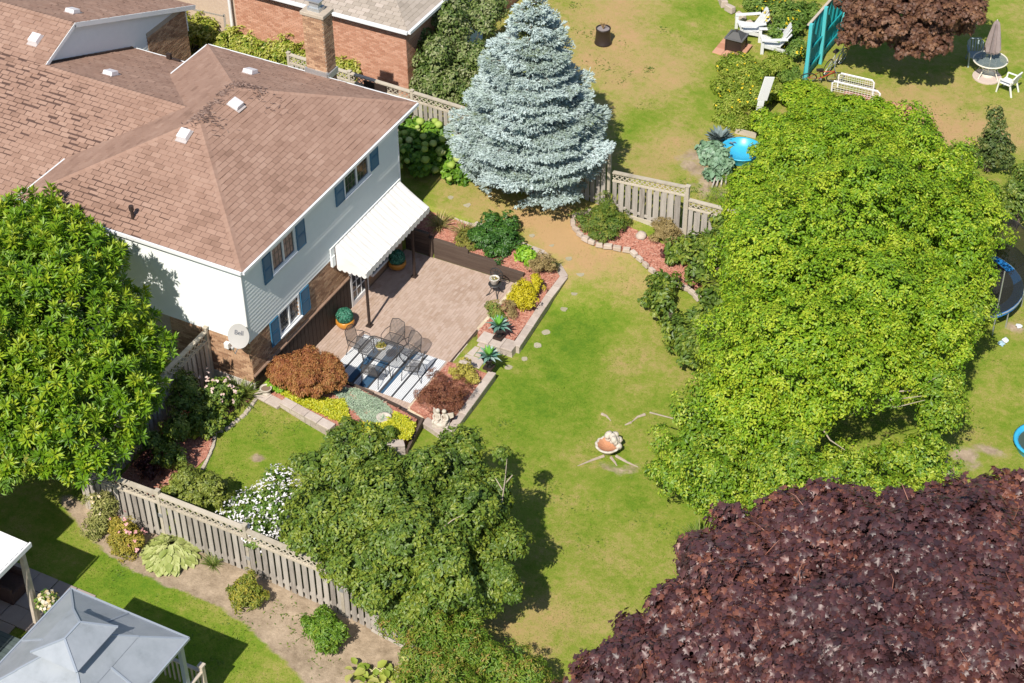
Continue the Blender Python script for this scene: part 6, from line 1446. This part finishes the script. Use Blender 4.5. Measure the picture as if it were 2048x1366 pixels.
grass_clump('daylily','tuft of strappy green leaves on the lawn edge beneath the vine tree','plant',1400,1095,.4,.75,200,gb)
grass_clump('ornamental_grass','arching striped grass with straw tips in the mulch north of the awning','grass',883,462,.2,.6,130,yg,world=(.95,9.75,.05))
grass_clump('ornamental_grass','straw coloured grass tuft between the two mulch plants by the timber wall','grass',920,490,.2,.6,140,yg,world=(1.9,9.75,0))
grass_clump('ornamental_grass','small dark grass tuft at the bend of the block planter','grass',1112,520,.1,.4,60,gb,world=(5.15,10.0,-.4))
# hydrangea behind the house
hyl=M('hydrangea_leaf',[(.06,.16,.015),(.14,.30,.02),(.24,.4,.04)],.5,attr=1,trans=.3)
bl=[B(825,270,1.0,.7),B(870,290,1.0,.75),B(900,320,.8,.6),B(840,320,.9,.7),B(810,300,1.0,.5),B(905,345,.6,.4),B(930,350,.5,.35)]
t=bush('hydrangea','lush hydrangea with round lime green flower heads behind the house by the fence','bush',bl,hyl,180,24,.22,.17,'broad')
hf=M('hydrangea_flower',[(.30,.45,.06),(.45,.56,.14),(.62,.66,.3)],.7,attr=1,trans=.2)
C,Dn=clumps(bl,62,-.1,.9)
for c,dn in zip(C,Dn):
    c=c+dn*.13; mb=MB(); mb.cur=random.uniform(.1,.9); mb.ball(c,random.uniform(.09,.16),8,6,.13,.8); mb.build('flower_head',hf,t,smooth=True)
# golden hedge between the houses
bl=[B(380+38*i,60+random.uniform(-14,10)+12*i,1.3-.0*i,.75+random.uniform(-.1,.1),.8) for i in range(9)]+[B(690,120,1.2,.7),B(715,128,1.2,.45),B(440,95,1.0,.6)]
t=bush('golden_hedge','yellow-green variegated hedge running between the two houses behind the chimney','hedge',bl,M('golden_leaf',[(.10,.20,.015),(.28,.34,.03),(.5,.5,.10),(.6,.58,.22)],.5,attr=1,noise=.0,trans=.3),620,28,.24,.13,'oval',up=.7)
# apple/espalier trees right of the brick house
bl=[B(870,120,2.2,.9,1.1),B(900,60,2.6,.8,1.2),B(930,130,2.0,.75,1.0),B(880,180,1.4,.8,.9),B(850,100,2.2,.6,1.0),B(960,40,2.4,.6,1.0),B(930,190,1.2,.6,.8),B(990,20,2.4,.5,.8),B(915,10,3.0,.6,.9),B(850,180,1.2,.5,.8)]
t=tree('fruit_tree','tall loose grey-green fruit tree growing beside the red brick wall','tree',T(890,215),rough(bl,6,(.25,.45),.75),M('fruit_leaf',[(.05,.1,.02),(.12,.19,.035),(.24,.29,.10),(.34,.36,.2)],.55,attr=1,trans=.25),620,26,.24,.13,'oval',.08,up=.3)
# upper mulch bed shrubs
bush('evergreen_shrub','dark green layered evergreen shrub in the mulch beside the timber wall','shrub',[B(990,465,.3,.62,.5),B(970,480,.2,.45),B(1010,480,.15,.45),B(980,440,.6,.25),B(1020,450,.35,.25),B(1000,500,-.05,.4)],M('yew_leaf',[(.02,.07,.012),(.05,.14,.02),(.10,.22,.03)],.45,attr=1,trans=.15),150,34,.16,.10,'oval',up=.6)
bush('perennial','yellow-green leaning perennial left of the dark evergreen shrub','plant',[B(930,470,.15,.25),B(945,490,.0,.25),B(920,480,.1,.2)],M('olive_leaf',[(.12,.15,.02),(.26,.26,.04),(.42,.36,.08)],.6,attr=1,trans=.25),34,26,.12,.10,'lance')
bush('perennial','bright lime green low perennial in the mulch beside the tan bush','plant',[B(1050,508,-.15,.3),B(1062,520,-.2,.22)],M('lime_leaf',[(.16,.34,.02),(.26,.5,.03),(.4,.58,.06)],.5,attr=1,trans=.3),26,24,.11,.12,'broad')
tanl=M('tan_leaf',[(.22,.17,.06),(.38,.29,.12),(.5,.40,.2)],.75,attr=1,trans=.25)
bush('dry_spirea','tan spirea bush inside the bend of the block planter','bush',[B(1085,522,-.05,.36,.34),B(1075,535,-.1,.3),B(1098,535,-.1,.25)],tanl,60,36,.11,.06,'lance')
bush('golden_shrub','brilliant yellow feathery shrub in the mulch beside the lower planter wall','shrub',[B(1045,585,-.15,.42,.35),B(1065,575,-.15,.35),B(1035,600,-.2,.35),B(1050,610,-.25,.3)],M('gold_leaf',[(.42,.36,.01),(.62,.55,.015),(.75,.68,.05)],.5,attr=1,trans=.3),80,34,.14,.10,'lance')
bush('dry_spirea','small tan bush between the yellow shrub and the upper urn','bush',[B(1018,612,-.2,.25,.22),B(1025,625,-.25,.2)],tanl,30,30,.1,.06,'lance')
bush('perennial','green tuft with rusty tips spilling over the cream patio stones','plant',[B(990,625,-.35,.25),B(998,635,-.4,.2),B(985,615,-.3,.2)],M('rust_tip_leaf',[(.12,.22,.03),(.26,.32,.05),(.45,.3,.12)],.6,attr=1,trans=.25),36,26,.11,.09,'lance')
# kidney bed
bush('evergreen_shrub','broad green and bronze spreading evergreen in the kidney shaped bed','shrub',[B(1205,440,.2,.7,.45),B(1180,440,.15,.5,.4),B(1235,440,.15,.5,.4),B(1210,420,.35,.4,.35),B(1200,465,.0,.55,.3)],M('juniper_leaf',[(.06,.13,.015),(.14,.22,.025),(.28,.28,.04)],.55,attr=1,trans=.2),150,32,.17,.09,'lance',up=.7)
bush('dry_spirea','pale tan dried bush in front of the far fence','bush',[B(1333,455,.15,.42,.4),B(1345,470,.0,.35),B(1320,470,.0,.3)],tanl,80,36,.14,.07,'lance')
bush('barberry','small dark maroon plant at the right end of the kidney bed','plant',[B(1340,505,-.2,.28,.3)],M('maroon_leaf',[(.05,.012,.015),(.12,.03,.03)],.5,attr=1),26,26,.1,.07,'oval')
# Japanese maple, barberry, gold bush, ground cover
jm=M('japanese_maple_leaf',[(.20,.05,.025),(.36,.13,.05),(.46,.22,.07),(.42,.27,.09)],.55,attr=.8,noise=.3,nscale=1.5,trans=.3)
bl=rough([B(615,742,.75,.78,.38),B(580,738,.75,.5,.35),B(655,745,.65,.5,.33),B(620,762,.5,.7,.32),B(570,752,.55,.42,.3),B(665,760,.45,.42,.28),B(612,720,.9,.42,.28)],5,(.25,.4),.85)
t=tree('japanese_maple','dome shaped rusty orange Japanese maple beside the house corner','tree',(.95,1.2,.0),bl,jm,620,42,.13,.09,'lance',.06,droop=1.5,up=.25,tamp=.5,jit=.8)
bush('barberry','round dark red barberry bush between the rug end and the cherub statue','bush',[B(885,785,-.05,.62,.5),B(865,790,-.1,.45),B(910,795,-.1,.4),B(890,810,-.2,.5,.4)],M('barberry_leaf',[(.10,.03,.018),(.24,.085,.045),(.40,.19,.09)],.5,attr=1,trans=.2),190,36,.15,.055,'lance',jit=.8)
bush('golden_shrub','small golden yellow bush beside the lower urn above the barberry','shrub',[B(928,738,-.2,.34,.28),B(938,752,-.3,.25),B(915,748,-.25,.25)],M('pale_gold_leaf',[(.32,.30,.04),(.5,.44,.08),(.6,.52,.2)],.6,attr=1,trans=.25),60,34,.1,.055,'oval')
def cover(label,name,pts,n,size,kind,mat,h=.12,cat='ground cover'):
    """low plants spread over a pixel polygon of a bed at height z"""
    P=[]; poly=[(p[0],p[1]) for p in pts]; zs=np.mean([p[2] for p in pts]); xs=[p[0] for p in poly]; ys=[p[1] for p in poly]
    while len(P)<n:
        x=random.uniform(min(xs),max(xs));y=random.uniform(min(ys),max(ys))
        if pip(np.array([x]),np.array([y]),poly)[0]:
            w_=[1/((x-p[0])**2+(y-p[1])**2+9) for p in pts]; z=sum(a*p[2] for a,p in zip(w_,pts))/sum(w_)
            P.append((x,y,z))
    W=np.array([G(*p) for p in P]); hh=RNG.random(n)*h*(.55+.45*np.sin(W[:,0]*5+W[:,1]*3)*np.sin(W[:,1]*7)); W[:,2]+=hh
    c=W.mean(0); t=thing(name,label,cat,(c[0],c[1],c[2]-.05)); leaf_mesh('foliage',W,rdir(n)*.7+np.array([0,-.2,1]),rdir(n)+np.array([0,0,.2]),size*RNG.uniform(.7,1.3,n),np.clip(RNG.random(n),0,1),kind,mat,t); return t
yel=M('yellow_cover_leaf',[(.22,.30,.02),(.45,.48,.02),(.62,.58,.03)],.5,attr=.7,noise=.5,nscale=2.5,trans=.25)
cover('bright yellow-green creeping ground cover along the south flower bed cap wall','ground_cover',[(545,772,.08),(600,785,.08),(650,800,.04),(690,800,0),(700,850,.03),(660,835,.08),(580,800,.1)],5200,.08,'oval',yel)
cover('yellow and lime ground cover between the bird bath and the timber step','ground_cover',[(700,845,.0),(740,850,-.05),(770,850,-.1),(790,825,-.2),(830,850,-.3),(820,880,-.25),(760,872,-.1),(710,865,0)],4800,.08,'oval',yel)
cover('silvery blue-green mat of sedum in the south flower bed beside the rug','sedum_mat',[(650,775,-.02),(715,780,-.08),(765,805,-.15),(785,822,-.2),(760,850,-.12),(730,845,-.06),(690,810,-.02)],9000,.07,'lance',M('sedum_leaf',[(.22,.32,.20),(.34,.44,.32),(.44,.52,.40)],.7,attr=1,trans=.1))
bush('perennial','small bright green plant under the left edge of the Japanese maple','plant',[B(548,770,.2,.2),B(560,778,.15,.15)],M('lime_leaf',[(.16,.34,.02)],.5),16,22,.09,.09,'broad')
bush('perennial','dark leafy plant with pale blooms at the wall just above the lilac','plant',[B(700,855,.25,.25),B(690,848,.3,.2),B(780,865,.1,.25)],Ldark,36,24,.11,.09,'oval')
# fence side plants on the neighbour's soil
t=bush('perennial','straggly pale green flowering clump at the top end of the bottom fence','plant',[B(205,1020,.6,.35,.5),B(200,1050,.3,.35),B(215,1000,.8,.25),B(190,1060,.2,.3)],M('pale_olive_leaf',[(.16,.19,.04),(.32,.33,.09),(.5,.46,.2)],.65,attr=1,trans=.25),70,26,.16,.12,'lance'); flowers(t,[B(205,1010,.9,.3)],12,.06,fl)
t=bush('astilbe','yellow and bronze leafy clump with pink flowers by the bottom fence','plant',[B(250,1060,.55,.42,.45),B(235,1080,.4,.35),B(265,1085,.35,.35),B(250,1100,.2,.35)],M('bronze_yellow_leaf',[(.18,.2,.02),(.38,.32,.04),(.55,.42,.08)],.6,attr=1,trans=.25),90,28,.15,.10,'lance'); flowers(t,[B(250,1050,.8,.35),B(275,1085,.5,.2)],16,.07,M('pink_petal',(.6,.3,.3),.6))
t=thing('hosta','large pale green hosta with overlapping leaves on the bare soil','plant',T(343,1118)); p=T(343,1112)
n=420; a=RNG.uniform(0,2*math.pi,n); rr=np.sqrt(RNG.random(n))*.62; P_=p+np.stack([np.cos(a)*rr,np.sin(a)*rr,.42-.45*rr+.1*RNG.random(n)],-1); d=np.stack([np.cos(a),np.sin(a),-.35-.5*rr],-1)
leaf_mesh('foliage',P_,np.stack([np.cos(a)*.4,np.sin(a)*.4,np.ones(n)],-1)+rdir(n)*.2,d+rdir(n)*.15,.26*RNG.uniform(.8,1.25,n),RNG.random(n),'broad',M('hosta_leaf',[(.25,.32,.07),(.40,.45,.14),(.52,.55,.24)],.5,attr=1,trans=.25),t)
bush('peony','low green and yellow bush on bare soil by the middle fence post','plant',[B(495,1180,.4,.4,.4),B(480,1190,.35,.3),B(510,1195,.3,.3),B(497,1205,.15,.3)],M('peony_leaf',[(.10,.16,.015),(.26,.28,.03),(.5,.42,.06)],.55,attr=1,trans=.25),80,28,.15,.11,'lance')
bush('peony','leafy dark green bush on bare soil near the low end of the fence','plant',[B(650,1250,.4,.42,.4),B(625,1255,.35,.3),B(675,1265,.3,.35),B(655,1285,.1,.35)],Lmid,90,28,.16,.14,'lance')
grass_clump('daisies','thin green stems with white daisies at the foot of the bottom fence','plant',425,1130,.3,.4,120,gb)
# squash at bottom
sq=M('squash_leaf',[(.2,.3,.03),(.4,.45,.08),(.55,.52,.2)],.6,attr=1,trans=.3)
t=thing('squash_plant','sprawling squash plant with yellow-green leaves at the very bottom edge','plant',T(770,1350)); P_=np.array([T(random.uniform(700,830),random.uniform(1325,1372),random.uniform(.1,.35)) for _ in range(46)]); leaf_mesh('leaf',P_,rdir(46)*.4+np.array([0,0,1]),rdir(46),.3*RNG.uniform(.6,1.2,46),RNG.random(46),'broad',sq,t,okind='stuff')
mb=MB(); 
for k in range(6): x=720+k*16; mb.tube([Vector(T(x,1350,.05)),Vector(T(x+15,1335,.18)),Vector(T(x+30,1345,.08))],.015,4)
mb.build('stem',M('squash_stem',(.5,.48,.25),.7),t)
# hedge / weeds bottom centre
bl=[B(870,1290,.9,.8),B(920,1270,.9,.7),B(960,1320,.8,.8),B(1010,1340,.7,.8),B(1060,1350,.6,.6),B(850,1350,1.0,.8),B(900,1370,.9,.8),B(800,1260,1.1,.5),B(830,1220,1.3,.6)]
bush('hedge','tangled green hedge with reddish vine tips at the bottom centre, below the lilac shrub','hedge',bl,M('tangle_leaf',[(.05,.13,.015),(.12,.23,.02),(.22,.30,.03),(.36,.22,.06)],.5,attr=.8,noise=.35,nscale=1.2,trans=.25),420,30,.22,.12,'lance')
# purple maple bottom right (near, tall)
bl=[B(1700,1180,6.4,2.4,1.9),B(1850,1145,6.4,2.0,1.7),B(1560,1220,6.0,2.0,1.7),B(1450,1270,5.6,1.6,1.5),B(1360,1310,5.2,1.3,1.2),B(1270,1330,4.8,.95,.9),B(1430,1180,5.2,1.0,.9),B(1520,1110,5.4,1.3,1.1),B(1620,1085,5.6,1.15,1.0),B(1720,1075,5.7,1.0,.9),B(1800,1065,5.7,.85,.7),B(1900,1060,5.7,.9,.75),B(2000,1055,5.7,1.15,1.0),B(2000,1150,6.5,2.2,1.8),B(1900,1260,7.0,2.4,1.9),B(1700,1320,6.9,2.4,1.9),B(1500,1370,6.2,1.9,1.6),B(2060,1310,7.2,2.2,1.8),B(1350,1390,5.4,1.5,1.3),B(1230,1380,4.6,.9,.8),B(1470,1050,5.2,.55,.5),B(1590,1020,5.4,.4,.35),B(1390,1120,5.0,.5,.45),B(1950,1400,7.5,2.2,1.8),B(1750,1440,7.4,2.0,1.6)]
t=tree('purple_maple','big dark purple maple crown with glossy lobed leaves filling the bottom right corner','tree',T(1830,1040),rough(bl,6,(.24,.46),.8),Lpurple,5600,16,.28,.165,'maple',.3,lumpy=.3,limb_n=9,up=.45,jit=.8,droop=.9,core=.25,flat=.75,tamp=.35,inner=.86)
mb=MB(); C,Dn=clumps(bl,60,0,.9)
for c,dn in zip(C,Dn):
    c=np.array(c); d=norm((dn+rdir(1)[0]*.8+np.array([0,0,.4]))[None])[0]; mb.tube([c-d*.3,c+d*.15,c+d*.26+rdir(1)[0]*.08],[.011,.007,.003],4)
mb.build('bare_twig',kind='stuff',parent=t,mat=M('red_twig',[(.25,.08,.06),(.4,.2,.14)],.6,noise=1,nscale=3))
# purple maple top
bl=[B(1790,30,2.6,1.5,1.1),B(1870,20,2.8,1.5,1.1),B(1740,60,1.9,.8,.8),B(1840,80,2.0,.9,.8),B(1895,40,2.2,.8),B(1940,-20,2.8,.9),B(1830,-30,3.2,1.5),B(1720,20,2.2,.7),B(1700,75,1.5,.45)]
tree('purple_maple','bronze purple leaved tree at the top edge casting shade by the bicycles','tree',T(1850,70),rough(bl,7),Lpurple2,900,22,.22,.13,'maple',.14,up=.45)
foliage
bush('sapling_bush','sparse dark olive bush standing alone in the dry right-hand yard','bush',[B(1985,280,.7,.55,.6),B(1975,300,.4,.5,.5),B(1995,315,.1,.5,.4),B(1990,240,1.2,.3,.5),B(1960,310,.2,.35),B(2010,290,.4,.3)],M('olive_dark_leaf',[(.05,.09,.02),(.10,.15,.03),(.2,.22,.06)],.55,attr=1,trans=.2),95,22,.2,.12,'oval')
bush('bush','dark green bush at the right edge above the trampoline','bush',[B(2040,400,.6,.8),B(2050,370,.6,.7),B(2020,420,.3,.5)],Ldark,90,28,.22,.12,'oval')
# yellow flowered patch by the screen
t=bush('flower_patch','sprawling green perennials dotted with yellow flowers below the fire box','flower bed',[B(1470,130,.2,.7,.35),B(1510,150,.2,.7,.4),B(1450,170,.15,.6,.3),B(1500,190,.2,.7,.35),B(1460,205,.1,.5,.25),B(1540,180,.2,.6,.35),B(1560,130,.3,.5,.35),B(1470,240,.0,.6,.2)],M('weed_leaf',[(.12,.21,.015),(.27,.37,.03),(.44,.47,.09)],.6,attr=1,noise=0,trans=.3),620,26,.22,.15,'lance',up=.3,stems=False)
yf=M('yellow_petal',[(.7,.5,.01),(.85,.65,.03)],.6,attr=1,trans=.2)
flowers(t,[B(1470,130,.4,.7,.3),B(1500,180,.4,.8,.3),B(1455,200,.3,.6,.2)],46,.055,yf)
t=bush('flower_patch','green bushes with yellow blooms behind the slatted garden chairs','flower bed',[B(1570,60,.4,.7,.5),B(1600,30,.5,.7,.5),B(1560,20,.3,.6,.4),B(1590,100,.4,.5,.4),B(1520,8,.3,.6,.4),B(1580,150,.2,.4,.3)],M('leaf_mid',[(.06,.14,.015)],.6),230,28,.2,.13,'oval')
flowers(t,[B(1560,30,.8,.7,.3),B(1545,15,.7,.6,.3),B(1585,100,.7,.3,.3)],34,.07,yf)
# kale and blue-grey plant
grass_clump('lavender','spiky blue-grey plant above the kale in the vegetable patch','plant',1440,282,.4,.5,160,M('blue_grey_leaf',[(.10,.14,.14),(.18,.24,.25)],.7,attr=1),kind='lance')
bush('kale','clump of frilly grey-green kale left of the blue paddling pool','plant',[B(1425,310,.1,.45,.3),B(1445,325,.1,.4,.3),B(1430,345,.0,.35,.25),B(1410,300,.0,.3,.25)],M('kale_leaf',[(.10,.19,.10),(.18,.30,.19),(.28,.38,.28)],.6,attr=1),60,22,.17,.2,'broad',stems=False)
bush('weeds','patch of green weeds around the old boards beneath the pool','plant',[B(1440,390,-.1,.5,.2),B(1460,360,-.1,.4,.2),B(1430,405,-.1,.4,.15),B(1480,400,.0,.5,.3)],Lbright,90,22,.16,.12,'blade',stems=False)
bush('purple_weed','reddish dark plant at the foot of the side fence corner','plant',[B(290,925,.3,.3),B(300,945,.2,.25)],M('maroon_leaf',[(.05,.012,.015)],.5),24,22,.12,.09,'oval')
